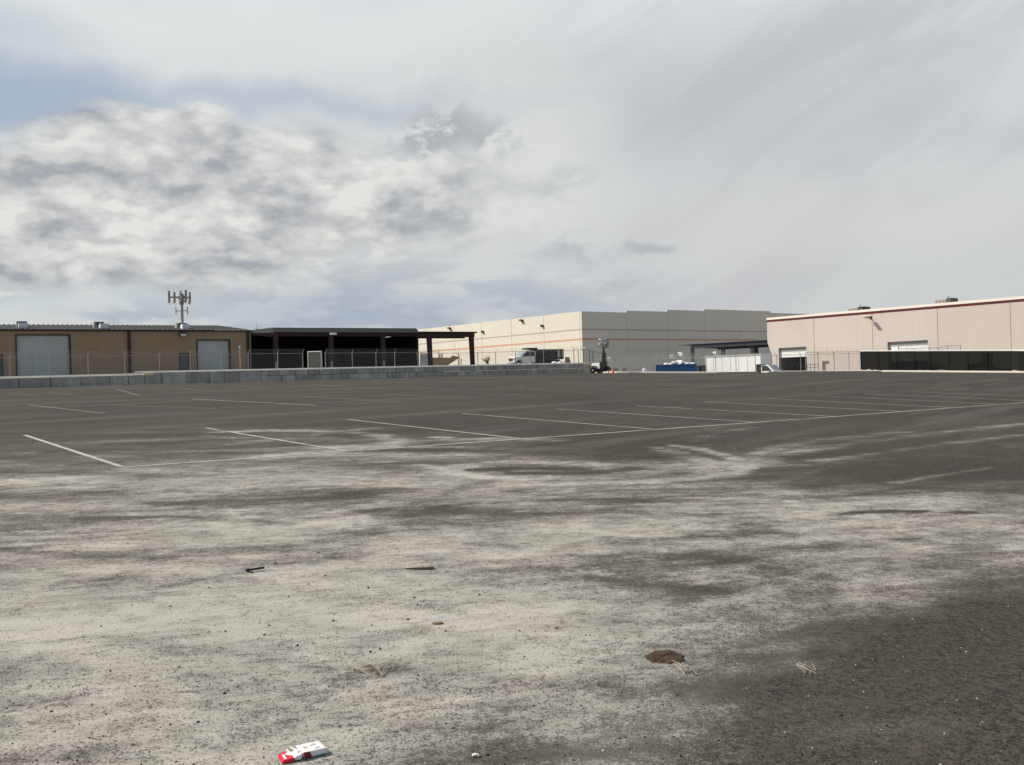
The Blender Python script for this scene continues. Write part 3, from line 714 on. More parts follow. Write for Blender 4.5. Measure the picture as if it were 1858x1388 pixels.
# roof: eave to ridge
RD = 13.0
zR = BF.hit(0, 589.0, RD)[1]; 
rf = MB(); 
rf.quad([(xL, -.22, hE), (xC + .15, -.22, hE), (xC + .15, RD, zR), (xL, RD, zR)]); rf.quad([(xL, RD, zR), (xC + .15, RD, zR), (xC + .15, 26.3, hE), (xL, 26.3, hE)])
rx = xL
while rx < xC:
    rf.hexa([(rx, -.235, hE + .003), (rx + .13, -.235, hE + .003), (rx + .13, RD, zR + .003), (rx, RD, zR + .003), (rx + .02, -.235, hE + .075), (rx + .11, -.235, hE + .075), (rx + .11, RD, zR + .075), (rx + .02, RD, zR + .075)], 1); 
    rf.box(rx + .015, rx + .115, -.30, -.236, hE + .0, hE + .085, 2); rx += .42
rf.build('roof', [M_roof, M_roof, M_galv], tw, fix=True)
lx, lz = BF.hit(331, 607.5); lm = MB(); lm.box(lx - .28, lx + .28, -.50, -.005, lz - .18, lz + .2); lm.build('wall_light', M_lamp, tw); 
lm = MB(); lm.box(lx - .24, lx + .24, -.515, -.505, lz - .16, lz + .06); lm.build('lamp_glass', M_lens, tw)
# roof units
def roof_unit(px0, px1, py0, dep, lab, wx0, wx1):
    x0, z1 = BF.hit(px0, py0, dep); x1 = BF.hit(px1, py0, dep)[0]; zb = hE + (zR - hE) * (dep + .2) / RD
    t = thing('rooftop_cooler', lab, 'rooftop unit', BF.w((x0 + x1) / 2, dep + .5, ZB * 0 + zb), BF.ang, 'roof coolers on the tan warehouse')
    hw = (x1 - x0) / 2; h = z1 - zb; bmb = MB(); bmb.box(-hw, hw, -.5, .6, -.1, h); bmb.build('housing', M_hvac, t, bevel=.03)
    gr = MB(); gr.box(-hw * .6, hw * .9, -.53, -.505, h * .45, h * .92); gr.build('louvre', M_hvacd, t)
    xa = BF.hit(wx0, 595, dep - 1.5)[0] - (x0 + x1) / 2; xb = BF.hit(wx1, 595, dep - 1.5)[0] - (x0 + x1) / 2
    wm_ = MB(); wm_.box(xa, xb, -2.0, -1.0, -.1, .34); wm_.build('duct_box', M_white, t, bevel=.03)
roof_unit(30, 49, 582.5, 3.0, 'grey slatted cooler on the tan roof above the larger roll-up door', 34, 51)
roof_unit(170.5, 189, 583.6, 3.0, 'beige cooler on the tan roof between the two roll-up doors', 182, 197)
roof_unit(320.5, 339.5, 585.8, 3.0, 'beige cooler on the tan roof in front of the antenna tower foot', 331, 345)

# ================================================================== OPEN SHED
xS0 = BF.x(459, 640); xS1 = BF.hit(759.5, 600)[0]
osd = thing('open_shed', 'open-fronted dark storage shed with red-brown steel columns beside the tan warehouse', 'shed', BF.o, BF.ang)
zF = BF.hit(600, 603)[1]                                   # underside of fascia
zT2 = BF.hit(700, 597.0, 2.0)[1]
ro = MB(); xr0 = BF.x(497, 600)
ro.hexa([(xr0, -.25, zF), (xS1, -.25, zF), (xS1, 14, zF + .1), (xr0, 14, zF + .1), (xr0, .6, zT2), (xS1, .6, zT2), (xS1, 14, zT2 + .4), (xr0, 14, zT2 + .4)])
ro.build('roof', M_roof, osd)
r2 = MB(); zz = BF.hit(478, 601.2)[1]; r2.hexa([(xC + .2, .3, zz - .16), (xr0 - .01, .3, zz - .10), (xr0 - .01, 14, zz - .1), (xC + .2, 14, zz - .1), (xC + .2, .3, zz - .05), (xr0 - .01, .3, zz + .05), (xr0 - .01, 14, zz + .1), (xC + .2, 14, zz + .1)])
r2.build('roof_edge', M_galv, osd)
rb_ = MB(); za, zb2 = BF.hit(458, 603.6)[1], BF.hit(458, 607.2)[1]; zc, zd = BF.hit(498, 603.8)[1], BF.hit(498, 611.8)[1]
rb_.hexa([(xC + .2, .05, zb2), (xr0 - .02, .05, zd), (xr0 - .02, .25, zd), (xC + .2, .25, zb2), (xC + .2, .05, za), (xr0 - .02, .05, zc), (xr0 - .02, .25, zc), (xC + .2, .25, za)]); rb_.build('rafter', M_rust, osd)
fb = MB(); zl = BF.hit(600, 610.5)[1]; fb.box(xr0, xS1, -.10, .15, zl, zF - .01); fb.build('fascia_beam', mat('dark_beam_steel', (0.035, 0.02, 0.018, 1), 0.8), osd)  # beam in dark red-brown steel, a little darker than the columns
for px in (500.5, 601, 695.5):
    xx = BF.x(px, 640); c_ = MB(); c_.hexa([(xx - .16, -.14, -1), (xx + .16, -.14, -1), (xx + .16, .22, -1), (xx - .16, .22, -1), (xx - .22, -.14, zF - .02), (xx + .22, -.14, zF - .02), (xx + .22, .35, zF - .02), (xx - .22, .35, zF - .02)])
    c_.box(xx - .13, xx + .10, -.146, -.14, -1, zF * .45, 1)
    c_.build('column', [M_rust, M_galvd], osd)
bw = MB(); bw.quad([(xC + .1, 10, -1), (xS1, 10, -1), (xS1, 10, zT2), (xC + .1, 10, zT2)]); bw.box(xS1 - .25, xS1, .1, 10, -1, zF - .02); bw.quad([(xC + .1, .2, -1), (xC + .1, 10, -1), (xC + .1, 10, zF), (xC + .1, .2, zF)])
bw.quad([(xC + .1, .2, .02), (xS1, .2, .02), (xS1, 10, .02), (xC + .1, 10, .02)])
bw.build('lining_wall', M_black, osd, fix=False)  # black walls and floor carry the shed's shade in their colour
lx, lz = BF.hit(602.5, 606); lm = MB(); lm.box(lx - .3, lx + .3, -.5, -.145, lz - .1, lz + .1); lm.build('wall_light', M_white, osd)
# dim stored goods in the shed
t = thing('pallet_stack', 'dark blue drums and crates at the shed mouth beside the tan warehouse corner', 'crates', BF.w(BF.x(463, 655), 1.2, .02), BF.ang)
for k, (dx_, hh) in enumerate(((0, 1.25), (.55, 1.15), (1.05, 1.2))):
    dm_ = MB(); dm_.lathe([(.25, 0), (.27, .05), (.25, .4), (.27, .45), (.25, .85), (.25, hh)], (dx_, 0, 0), n=12); dm_.build('drum', mat('drum_blue_%d' % k, (0.05, 0.09, 0.14, 1), .5), t, smooth=40)
wm_ = MB(); wm_.box(-.35, .05, .5, .7, 0, 2.3); wm_.build('panel', M_galvd, t)

# lower canopy running on past the shed
xK0 = xS1 + .05; xK1 = BF.hit(860.5, 604)[0]
cn = thing('steel_canopy', 'open dark red-brown steel canopy frame past the end of the shed', 'canopy', BF.o, BF.ang)
zc0 = BF.hit(800, 601.8)[1]; zc1 = BF.hit(800, 604.2)[1]; zc2 = BF.hit(800, 611.8)[1]
k_ = MB(); k_.box(xK0, xK1 + .2, -.3, 2.6, zc1, zc0); k_.build('canopy_roof', M_trim, cn)
k_ = MB(); k_.box(xK0, xK1 - .02, -.1, .15, zc2, zc1 - .01); k_.box(xK0, xK1 - .02, 2.2, 2.4, zc2, zc1 - .01); k_.build('beam', M_rust, cn)
for px in (781, 857.5):
    for yy in (0,):
        xx = BF.hit(px, 640)[0]; xt = BF.hit(px - 3.5, 610)[0]; c_ = MB()
        c_.hexa([(xx - .16, yy - .16, -1), (xx + .2, yy - .16, -1), (xx + .2, yy + .1, -1), (xx - .16, yy + .1, -1), (xt - .22, yy - .16, zc1 - .02), (xt + .3, yy - .16, zc1 - .02), (xt + .3, yy + .1, zc1 - .02), (xt - .22, yy + .1, zc1 - .02)])
        c_.build('column', M_trim if yy else M_rust, cn)
# things seen under it
KF = Frame(PT(700, 650, 112), PT(900, 650, 112), 2.2)
def on_kf(name, label, cat, parts):
    t = thing(name, label, cat, KF.o, KF.ang)
    for nm, polys, mt, y0, y1 in parts:
        mb = MB()
        for poly in polys: mb.prism([KF.hit(*q) for q in poly], y0, y1)
        mb.build(nm, mt, t)
    return t
on_kf('corrugated_panel', 'pale grey corrugated sheet fence under the canopy by the shed end', 'fence', [('sheet', [[(762, 668), (779, 668), (779, 641.5), (762, 641)]], M_corr, 0, .1), ('rail', [[(762, 649.5), (779, 649.2), (779, 648.6), (762, 648.9)]], M_galvd, -.06, -.005)])
on_kf('wooden_ramp', 'tan plywood enclosure with a slanting end under the canopy', 'ramp', [('side_board', [[(775, 668), (777, 657), (785, 649), (785, 668)], [(785.2, 668), (785.2, 648.7), (817, 648.7), (821, 645), (833, 647.8), (812, 661.5), (806, 668)]], M_wood, 0, 1.6), ('post', [[(797, 648.5), (798.8, 648.5), (798.8, 641.5), (797, 641.5)], [(800.6, 648.5), (802.6, 648.5), (802.6, 641), (800.6, 641)]], M_twig, .3, .45), ('end_post', [[(832.5, 668), (833.6, 668), (833.6, 643.5), (832.5, 643.5)], [(836, 668), (837.2, 668), (837.2, 650), (836, 650)]], M_rust, .2, .32)])

# ================================================================== FENCES
def fence(name, label, posts, heights, arm=(-.22, -.12), mesh_m=None, post_m=None, razor=False, rail=True, barbed=True, r=.035, rail_r=.024, tall=None):
    """posts: list of Vector at ground; heights: rail height above each"""
    t = thing(name, label, 'fence', posts[0])
    o = posts[0]; P_ = [p - o for p in posts]; pm = post_m or M_galvd
    for i, (p, h) in enumerate(zip(P_, heights)):
        mb = MB(); mb.tube(p + Vector((0, 0, -.3)), p + Vector((0, 0, h)), r, n=8); mb.lathe([(r * 1.25, 0), (r * 1.25, .03), (r * .5, .06)], tuple(p + Vector((0, 0, h))), n=8)
        if arm: mb.tube(p + Vector((0, 0, h)), p + Vector((arm[0], arm[1], h + .36)), r * .55, r * .4, n=5)
        mb.build('post', pm, t, smooth=40)
    T = [p + Vector((0, 0, h)) for p, h in zip(P_, heights)]
    if rail: MB().path(T, rail_r, 6).build('top_rail', pm, t, smooth=50)
    cm = MB(); cm.uv = []; dist = 0
    for i in range(len(P_) - 1):
        a, b_ = P_[i], P_[i + 1]; L = (b_ - a).length
        cm.quad([a + Vector((0, 0, .04)), b_ + Vector((0, 0, .04)), T[i + 1], T[i]]); cm.uv += [(dist, 0), (dist + L, 0), (dist + L, heights[i + 1]), (dist, heights[i])]; dist += L
    cm.build('chain_link', mesh_m or M_chain, t, fix=False)
    if barbed and arm:
        bm_ = MB()
        for k in (1, 2, 3):
            f = k / 3.0; bm_.path([q + Vector((arm[0] * f, arm[1] * f, .34 * f)) for q in T], .005, 3)
        bm_.build('barbed_wire', M_galvd, t, fix=False)
    if razor:
        rz = MB(); pts = []; rr = random.Random(len(posts)); dist = 0
        for i in range(len(T) - 1):
            a, b_ = T[i], T[i + 1]; L = (b_ - a).length; d = (b_ - a).normalized(); nn = Vector((-d.y, d.x, 0)); k = int(L / .045)
            for j in range(k):
                ph = (dist + j * .045) / .52 * 2 * math.pi; rad = .26 + .03 * math.sin(dist + j * .11)
                pts.append(a + d * (j * .045) + nn * (rad * math.cos(ph)) + Vector((0, 0, .27 + rad * math.sin(ph))))
            dist += L
        rz.path(pts, .012, 3); rz.build('razor_wire', M_galv, t, fix=False)
    return t
def fence_px(posts_px, zf):
    """posts given as (px, rail py, depth); zf(p) gives ground height"""
    P_, H_ = [], []
    for px, py, d in posts_px:
        q = PT(px, py, d); zg = zf(q); P_.append(Vector((q.x, q.y, zg))); H_.append(q.z - zg)
    return P_, H_
def wz(q):
    s = (q - WF.o).dot(WF.u); return west_z(min(max(s, -60), WLEN))
# west yard fence
def wd(px): return 64 + (px + 60) * 0.0335 if px < 560 else 85 + (px - 560) * 0.058
wp = [-60, 17.8, 89, 159.5, 226, 289, 344.6, 401, 450, 503.6, 549]
def wrail(px): return np.interp(px, [-60, 0, 160, 400, 490, 560, 720, 840, 935, 1041], [650, 648.5, 646, 643.2, 641.3, 640.8, 639.6, 640.9, 637.7, 636])
Pp, Hh = fence_px([(px, wrail(px), wd(px)) for px in wp], wz)
fence('chain_link_fence', 'chain-link fence with bent barbed arms in front of the tan warehouse', Pp, Hh, arm=(.16, -.1))
wp = [590, 639, 682, 716, 757, 796, 831, 866.6, 899, 935, 986, 1013.6, 1041]
Pp, Hh = fence_px([(px, wrail(px), wd(px)) for px in wp], wz)
fence('chain_link_fence', 'chain-link fence with barbed arms before the open shed and the stake truck', Pp, Hh, arm=(.16, -.1))
# gate leaf
ga = PT(558.5, 638.2, 84); gb = PT(583, 637.6, 82)
gt = thing('fence_gate', 'grey chain-link gate leaf standing open before the dark shed', 'gate', (ga.x, ga.y, wz(ga)))
o = Vector((ga.x, ga.y, wz(ga))); A = Vector((0, 0, 0)); B = Vector((gb.x - ga.x, gb.y - ga.y, 0)); hA, hB = ga.z - o.z, gb.z - o.z
for p_, h_ in ((A, hA), (B, hB)): MB().tube(p_ + Vector((0, 0, -.3)), p_ + Vector((0, 0, h_ + .05)), .055, n=8).build('post', M_galv, gt, smooth=40)
MB().path([A + Vector((0, 0, hA)), B + Vector((0, 0, hB))], .035, 6).build('top_rail', M_galv, gt, smooth=40)
cm = MB(); cm.uv = [(0, 0), (B.length, 0), (B.length, hB), (0, hA)]; cm.quad([A + Vector((0, 0, .06)), B + Vector((0, 0, .06)), B + Vector((0, 0, hB)), A + Vector((0, 0, hA))]); cm.build('chain_link', M_chaind, gt, fix=False)
# pole on the wall face below the gate
q = WF.w(WF.x(583.5, 680, -.12), -.12, 0); zl_ = lot_z(q.x, q.y)
po = MB(); po.tube((0, 0, -.2), (0, 0, WF.hit(583.5, 663, -.12)[1] - zl_), .035, n=8); po.lathe([(.07, -.02), (.07, .03), (.04, .05)], (0, 0, 0), n=8)
po.path([(0, .0, .6), (0, .1, .6)], .02, 5)
tag(po.build('steel_pole', M_galv, smooth=40), 'thin galvanised pole fixed to the block wall face below the gate', 'pole').location = (q.x, q.y, zl_)
# vent pipe in front of the tan wall
q = PT(435, 632, 78); po = MB(); hh = q.z - wz(q); po.tube((0, 0, -.2), (0, 0, hh), .03, n=8); po.lathe([(.05, 0), (.10, .05), (.10, .14), (.03, .2)], (0, 0, hh), n=8)
tag(po.build('vent_pipe', M_galv, smooth=40), 'pale upright pipe with a cap in front of the tan warehouse corner', 'pipe').location = (q.x, q.y, wz(q))

# side fence at the end of the wall, running back beside the cream corner
pp = [(1041, 634.5, 106), (1049, 635, 110), (1058, 634.5, 115), (1069, 636, 121), (1075.7, 637.5, 127), (1100, 642, 134)]
Pp, Hh = fence_px(pp, lambda q: west_z(WLEN))
fence('chain_link_fence', 'short chain-link fence with angled razor arms at the block wall end', Pp, Hh, arm=(-.25, -.2), razor=False, post_m=M_rust)
# east: near run on the kerb
def dk(px): return float(np.interp(px, [1090, 1139, 1199, 1300, 1410, 1484, 1560, 1858, 2100], [128, 122, 116, 109, 106.5, 106, 105.5, 97, 80]))
def kz(q): 
    return 2.0 - 0 * q.x
epx = [1095, 1116, 1138.6, 1168, 1199.5, 1233, 1265, 1298, 1335, 1370, 1409, 1452.5, 1484, 1513, 1560]
def erail(px): return float(np.interp(px, [1095, 1139, 1168, 1233, 1300, 1335, 1370, 1410, 1452, 1484, 1560], [654, 652, 651.5, 649.6, 648.2, 646.5, 645.5, 644.5, 643.5, 642.5, 641]))
def ez_kerb(q):
    r = dk(1300)
    k = min(range(len(KERB) - 1), key=lambda i: abs((KERB[i].x + KERB[i + 1].x) / 2 - q.x)); z = lot_z(KERB[k].x, KERB[k].y)
    return z + .15
Pp, Hh = fence_px([(px, erail(px), dk(px)) for px in epx], lambda q: EZ + .1)
fence('chain_link_fence', 'chain-link fence with outward arms standing between the lot and the box truck', Pp, Hh, arm=(-.30, -.18), razor=False)
# razor-wire part of it: the run by the pink warehouse
Pp, Hh = fence_px([(px, erail(px) - 3.5, dk(px) + 3) for px in (1461, 1484, 1513, 1540, 1561, 1590, 1612)], lambda q: EZ + .1)
fence('chain_link_fence', 'fence run topped with razor-wire coils before the pink wall and small door', Pp, Hh, arm=None, razor=True, barbed=False)
# far run with razor wire behind the dumpster
fp = [(1078, 653.5, 140), (1096, 651.5, 139), (1121, 650, 138), (1150, 649.2, 137), (1178, 648.2, 136), (1206, 647.5, 135), (1236, 647, 134), (1279, 645.5, 133), (1326, 644, 132), (1350, 643.5, 131.5)]
Pp, Hh = fence_px(fp, lambda q: EZ)
fence('chain_link_fence', 'farther chain-link fence with razor-wire coils behind the blue dumpster', Pp, Hh, arm=(-.35, -.2), razor=True)
# bags caught in that wire
for k, (px, py, rr, lab) in enumerate(((1220, 647, .34, 'torn white plastic bag hanging low in the razor wire above the dumpster'), (1235.5, 642.5, .38, 'white plastic bag caught on top of the razor wire above the dumpster'), (1298.5, 641, .32, 'white plastic bag caught in the wire just above the box truck roof'), (1105, 651, .22, 'small white bag snagged on a fence arm right of the light tower'), (1060, 633, .24, 'white scrap snagged on the fence at the cream building corner'))):
    q = PT(px, py, 133 if px > 1110 else 121); mb = MB(); mb.blob((0, 0, 0), rr, 30 + k, (1.0, .5, .75), 10, 8, .5); mb.blob((rr * .5, 0, -rr * .6), rr * .5, 60 + k, (.6, .4, 1.1), 8, 6, .5)
    tag(mb.build('plastic_bag', M_bag, smooth=60), lab, 'bag').location = q

# screened fence
sp = [1560, 1592, 1625, 1658, 1686.5, 1720, 1754, 1790, 1832, 1875, 1930, 1990]
Pp = []; Hh = []
for px in sp:
    d = float(np.interp(px, [1560, 1858, 2000], [105.5, 97.5, 89])); q = PT(px, float(np.interp(px, [1560, 1700, 1858, 2000], [637.0, 636.2, 635.8, 636])), d)
    kz_ = PT(px, float(np.interp(px, [1560, 1858, 2000], [671.3, 672.5, 674])), d).z; Pp.append(Vector((q.x, q.y, kz_ - .05))); Hh.append(q.z - kz_ + .05)
sf = thing('screened_fence', 'long fence covered in black windscreen mesh with a white top rail', 'fence', Pp[0])
o = Pp[0]
M_spost = mat('dark_screen_post', (.018, .018, .018, 1), .7)
for p_, h_ in zip(Pp, Hh): MB().tube(p_ - o + Vector((0, -.05, -.4)), p_ - o + Vector((0, -.05, h_)), .024, n=8).build('post', M_spost if p_ is not Pp[0] else M_white, sf, smooth=40)
MB().path([p_ - o + Vector((0, 0, h_)) for p_, h_ in zip(Pp, Hh)], .075, 6).build('top_rail', M_white, sf, smooth=50)
sm = MB(); rs_ = random.Random(5); le = [rs_.choice((.02, .03, .06, .10, .16)) for _ in range(200)]
for i in range(len(Pp) - 1):
    a, c = Pp[i] - o, Pp[i + 1] - o; n_ = 6
    for j in range(n_):
        p0 = a.lerp(c, j / n_); p1 = a.lerp(c, (j + 1) / n_); h0 = Hh[i] + (Hh[i + 1] - Hh[i]) * j / n_; h1 = Hh[i] + (Hh[i + 1] - Hh[i]) * (j + 1) / n_
        sm.quad([p0 + Vector((0, 0, le[i * n_ + j])), p1 + Vector((0, 0, le[i * n_ + j + 1])), p1 + Vector((0, 0, h1 - .07)), p0 + Vector((0, 0, h0 - .07))])
sm.build('windscreen', M_screen, sf, fix=False)
# fence run rising behind the screen
Pp, Hh = fence_px([(1630.5, 633, 111), (1658, 632.5, 110.5), (1686.5, 631, 110), (1703, 631, 109.8), (1719.5, 627.5, 109.5), (1742.5, 626.5, 109)], lambda q: EZ)
fence('chain_link_fence', 'taller fence run with razor wire rising behind the black screened fence', Pp, Hh, arm=None, razor=True, barbed=False)

# ================================================================== CREAM WAREHOUSE
DCm = 152.0
c0 = PT(1055, 564.5, DCm); ZC = c0.z
cl_ = PT(840, 588.8, d_for_z(840, 588.8, ZC))
ostr = PT(1055.4, 615.6, DCm); cr_ = PT(1300, 616.9, d_for_z(1300, 616.9, ostr.z))
ZCB = 1.0
LF = Frame(cl_, c0, ZCB); RF = Frame(c0, cr_, ZCB)
cw = thing('tilt_up_warehouse', 'big cream concrete warehouse with mauve and orange bands, one side shaded', 'warehouse', (c0.x, c0.y, ZCB))
def local(fr):                                           # child frame empty-free: bake coordinates relative to the corner
    return lambda x, y, z: tuple(fr.w(x, y, z) - Vector((c0.x, c0.y, ZCB)))
def bake(mb, fr):
    L_ = local(fr); mb.v = [L_(*p) for p in mb.v]; return mb
xl0 = LF.x(640, 620); xl1 = LF.len
hC = ZC - ZCB
def steps():
    st = [(1055, 1136.5, 564.9), (1136.5, 1210, 563.5), (1210, 1277.5, 562.0), (1277.5, 1398, 561.0), (1398, 1460, 567.6)]
    r_ = []
    for a, c, py in st: r_.append((RF.x(a, py), RF.x(c, py), RF.hit(a, py)[1]))
    return r_
ST = steps()
wl = MB(); wl.box(xl0, xl1, .0, .4, -3, hC); bake(wl, LF); w_all = wl.v[:]; 
wr = MB()
for a, c, h in ST: wr.box(a + .0, c, .0, .12, -3, h)
wr.box(ST[-1][1], ST[-1][1] + 30, 0, .4, -3, ST[-1][2])
wr.box(ST[0][0] + .42, ST[-1][1] + 30, .42, 70, hC - 1.2, hC - 1.1)
bake(wr, RF)
wl.build('side_wall', M_cream, cw); wr.build('front_wall', M_cream, cw)
for px in (773, 824.5, 874.5, 928.5, 987.5, 1052.8):
    x_ = LF.x(px, 620); bake(MB().box(x_ - .05, x_ + .05, -.006, .0, -3, hC - .02), LF).build('panel_joint', M_joint, cw)
for a, c, h in ST[1:]: bake(MB().box(a - .025, a + .025, -.006, -.0005, -3, h - .3), RF).build('panel_joint', M_joint, cw)
x_ = RF.x(1341, 590); bake(MB().box(x_ - .02, x_ + .02, -.006, -.0005, -3, ST[3][2] - .1), RF).build('panel_joint', M_joint, cw)
for nm, pya, pyb, mt in (('mauve_band', 596.6, 598.6, M_str1), ('orange_band', 613.9, 616.8, M_str2)):
    za_, zb_ = LF.hit(1054.5, pya)[1], LF.hit(1054.5, pyb)[1]
    q = MB(); q.box(xl0, xl1 + .012, -.012, -.0065, zb_, za_); bake(q, LF); q2 = MB(); q2.box(.0, ST[-1][1] + 20, -.012, -.0065, zb_, za_); bake(q2, RF)
    q.f += [tuple(i + len(q.v) for i in f) for f in q2.f]; q.mi += q2.mi; q.v += q2.v
    q.build(nm, mt, cw)
for px, py, big in ((816.5, 596.5, 1), (947, 582.5, 1), (876.5, 602.3, 0), (984.5, 591.5, 0)):
    x_, z_ = LF.hit(px, py); q = MB()
    if big: q.prism([(x_ - .38, z_ + .25), (x_ + .35, z_ + .25), (x_ + .38, z_ - .2), (x_ + .1, z_ + .0), (x_ - .35, z_ + .05)], -.45, -.015)
    else: q.prism([(x_ - .32, z_ + .05), (x_ - .15, z_ + .24), (x_ + .22, z_ + .2), (x_ + .28, z_ - .1), (x_ - .08, z_ - .2)], -.32, -.015)
    bake(q, LF); q.build('wall_light', M_lamp, cw)

# ================================================================== PINK WAREHOUSE
DP = 131.0
p0 = PT(1391.3, 577.4, DP); ZP = p0.z; dP2 = d_for_z(1858, 537.8, ZP); p1 = PT(1858, 537.8, dP2)
PF = Frame(p0, p1, EZ); hP = ZP - EZ
pw = thing('tilt_up_warehouse', 'pale pink concrete warehouse with white coping and a maroon band', 'warehouse', PF.o, PF.ang)
xe = PF.x(2150, 650)
def phole(px0, px1, py, z0): 
    zt = (PF.hit(px0, py[0])[1] + PF.hit(px1, py[1])[1]) / 2
    return (PF.x(px0, 650), PF.x(px1, 650), z0, zt)
D1 = phole(1413, 1463.5, (632, 628.5), 0.0); D2 = phole(1611, 1684.5, (621, 616.5), 0.0); D3 = phole(1491.5, 1504, (655.5, 655), 0.0)
D4 = (PF.x(1781, 655), PF.x(1802, 655), 0.0, PF.hit(1790, 641)[1]); D5 = (PF.x(1848, 655), PF.x(1885, 655), 0.0, PF.hit(1855, 638)[1])
x_s = PF.x(1400.5, 645); zs_ = PF.hit(1391, 622)[1]; zs2 = PF.hit(1400, 644)[1]
wp_ = MB(); wall_sheet(wp_, x_s, xe, -1, zs2, [h for h in (D1, D2, D3, D4, D5) if False], 0, .5)
wp_ = MB(); wall_sheet(wp_, x_s, xe, -1, hP - 1.0, [D1, D2, D3, D4, D5], 0, .5)
wp_.quad([(0, 0, zs_), (x_s, 0, zs2), (x_s, 0, hP - 1.0), (0, 0, hP - 1.0)])
wp_.quad([(0, 0, zs_), (x_s, 0, zs2), (x_s, .4, zs2), (0, .4, zs_)]); wp_.quad([(x_s, 0, zs2), (x_s, 0, -1), (x_s, .4, -1), (x_s, .4, zs2)])
wp_.quad([(0, 0, zs_), (0, .4, zs_), (0, .4, hP - 1), (0, 0, hP - 1)])
wp_.quad([(x_s, .4, -1), (x_s, 45, -1), (x_s, 45, hP - 1.0), (x_s, .4, hP - 1.0)])
zb0, zb1 = PF.hit(1391.3, 584.6)[1], PF.hit(1391.3, 580.8)[1]
wp_.box(0, xe, 0, .4, hP - .999, hP - .0)
wp_.quad([(0, .4, hP - .6), (xe, .4, hP - .6), (xe, 45, hP - .6), (0, 45, hP - .6)])
wp_.build('wall', M_pink, pw, fix=False)
q = MB(); q.box(-.03, xe, -.045, .45, zb1 + .004, hP + .05); q.build('coping', M_coping, pw)
q = MB(); q.box(-.03, xe, -.025, -.004, zb0, zb1); q.build('maroon_band', M_maroon, pw)
for px in (1476.6, 1583, 1701.5, 1834):
    x_ = PF.x(px, 600); q = MB(); q.box(x_ - .035, x_ + .035, -.004, -.0005, -1, zb0 - .005); q.build('panel_joint', mat('mauve_joint_%d' % int(px), (0.30, 0.19, 0.17, 1), .9), pw)
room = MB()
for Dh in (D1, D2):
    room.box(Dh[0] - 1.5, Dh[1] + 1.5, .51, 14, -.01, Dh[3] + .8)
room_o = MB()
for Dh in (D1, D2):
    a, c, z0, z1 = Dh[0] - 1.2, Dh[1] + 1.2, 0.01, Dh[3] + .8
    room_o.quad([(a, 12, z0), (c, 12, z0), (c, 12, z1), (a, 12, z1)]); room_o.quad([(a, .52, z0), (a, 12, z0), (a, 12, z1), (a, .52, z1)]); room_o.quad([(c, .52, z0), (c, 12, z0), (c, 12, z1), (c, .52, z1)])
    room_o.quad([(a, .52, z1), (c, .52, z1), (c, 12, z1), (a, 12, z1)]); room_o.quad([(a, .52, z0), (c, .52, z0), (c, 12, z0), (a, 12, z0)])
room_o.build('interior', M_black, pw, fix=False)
for Dh, pyb, px_ in ((D1, 648.0, 1440), (D2, 655, 1650)):
    zb_ = PF.hit(px_, pyb, .3)[1]; zt_ = Dh[3] - .55
    q = MB(); q.box(Dh[0] + .02, Dh[1] - .02, .30, .36, zb_, zt_); dr = q.build('roll_up_door', mat('white_roll_door_%d' % px_, (0.72, 0.76, 0.76, 1), .5, 0, .04, 1, ribs=('z', .2, .008)), pw)
    q = MB(); q.box(Dh[0] + .02, Dh[1] - .02, .28, .5, zt_ + .005, Dh[3] - .005); q.build('door_header', M_galvd, dr)
q = MB(); q.box(D3[0], D3[1], .30, .35, 0, D3[3]); q.build('entry_door', M_pink, pw)
for Dh in (D4, D5):
    q = MB(); q.box(Dh[0], Dh[1], .30, .35, 0, Dh[3]); q.build('entry_door', M_blackm, pw)
# wall lamp on an arm, throwing its shadow down the wall
x_, z_ = PF.hit(1580, 576); q = MB(); q.tube((x_, 0, z_), (x_, -.75, z_ - .02), .05, n=8); lo_ = q.build('lamp_arm', M_lamp, pw, smooth=40)
q = MB(); q.hexa([(x_ - .26, -1.25, z_ - .06), (x_ + .26, -1.25, z_ - .06), (x_ + .26, -.55, z_ - .14), (x_ - .26, -.55, z_ - .14), (x_ - .24, -1.25, z_ + .08), (x_ + .24, -1.25, z_ + .08), (x_ + .24, -.55, z_ + .10), (x_ - .24, -.55, z_ + .10)]); q.build('lamp_head', M_galvd, lo_, bevel=.02)
q = MB(); q.box(x_ - .12, x_ + .12, -.08, -.002, z_ - .2, z_ + .15); q.build('lamp_bracket', M_lamp, lo_)
# roof units on it
def punit(lab, px0, px1, py, dep, mt, mt2, split):
    x0, z1 = PF.hit(px0, py, dep); x1 = PF.hit(px1, py, dep)[0]; xs_ = x0 + (x1 - x0) * split
    t = thing('rooftop_unit', lab, 'rooftop unit', PF.w(x0, dep, hP - .6), PF.ang, 'air units on the pink warehouse roof'); h = z1 - (hP - .6); W_ = x1 - x0
    q = MB(); q.box(0, W_ * split, 0, 1.8, 0, h * .92); q.build('housing', mt, t, bevel=.04); q = MB(); q.box(W_ * split + .1, W_, -.2, 1.6, 0, h); c_ = q.build('condenser', mt2, t, bevel=.04)
    for kx in (.2, .5, .8): q = MB(); q.box(W_ * split * kx - .02, W_ * split * kx + .02, -.02, -.002, .2, h * .88); q.build('panel_seam', M_hvacd, t)
    q = MB(); q.tube((W_ * split, .6, h * .9), (W_ * split, .6, h + .35), .04, n=6); q.build('vent_stub', M_lamp, t)
    q = MB(); q.box(W_ * split + .3, W_ - .15, -.225, -.205, h * .4, h * .9); q.build('louvre', M_hvacd, c_)
punit('tan and black roof unit behind the coping above the pink wall lamp', 1538.5, 1568, 558.6, 9, mat('unit_tan', (.30, .24, .21, 1), .7), M_blackm, .62)
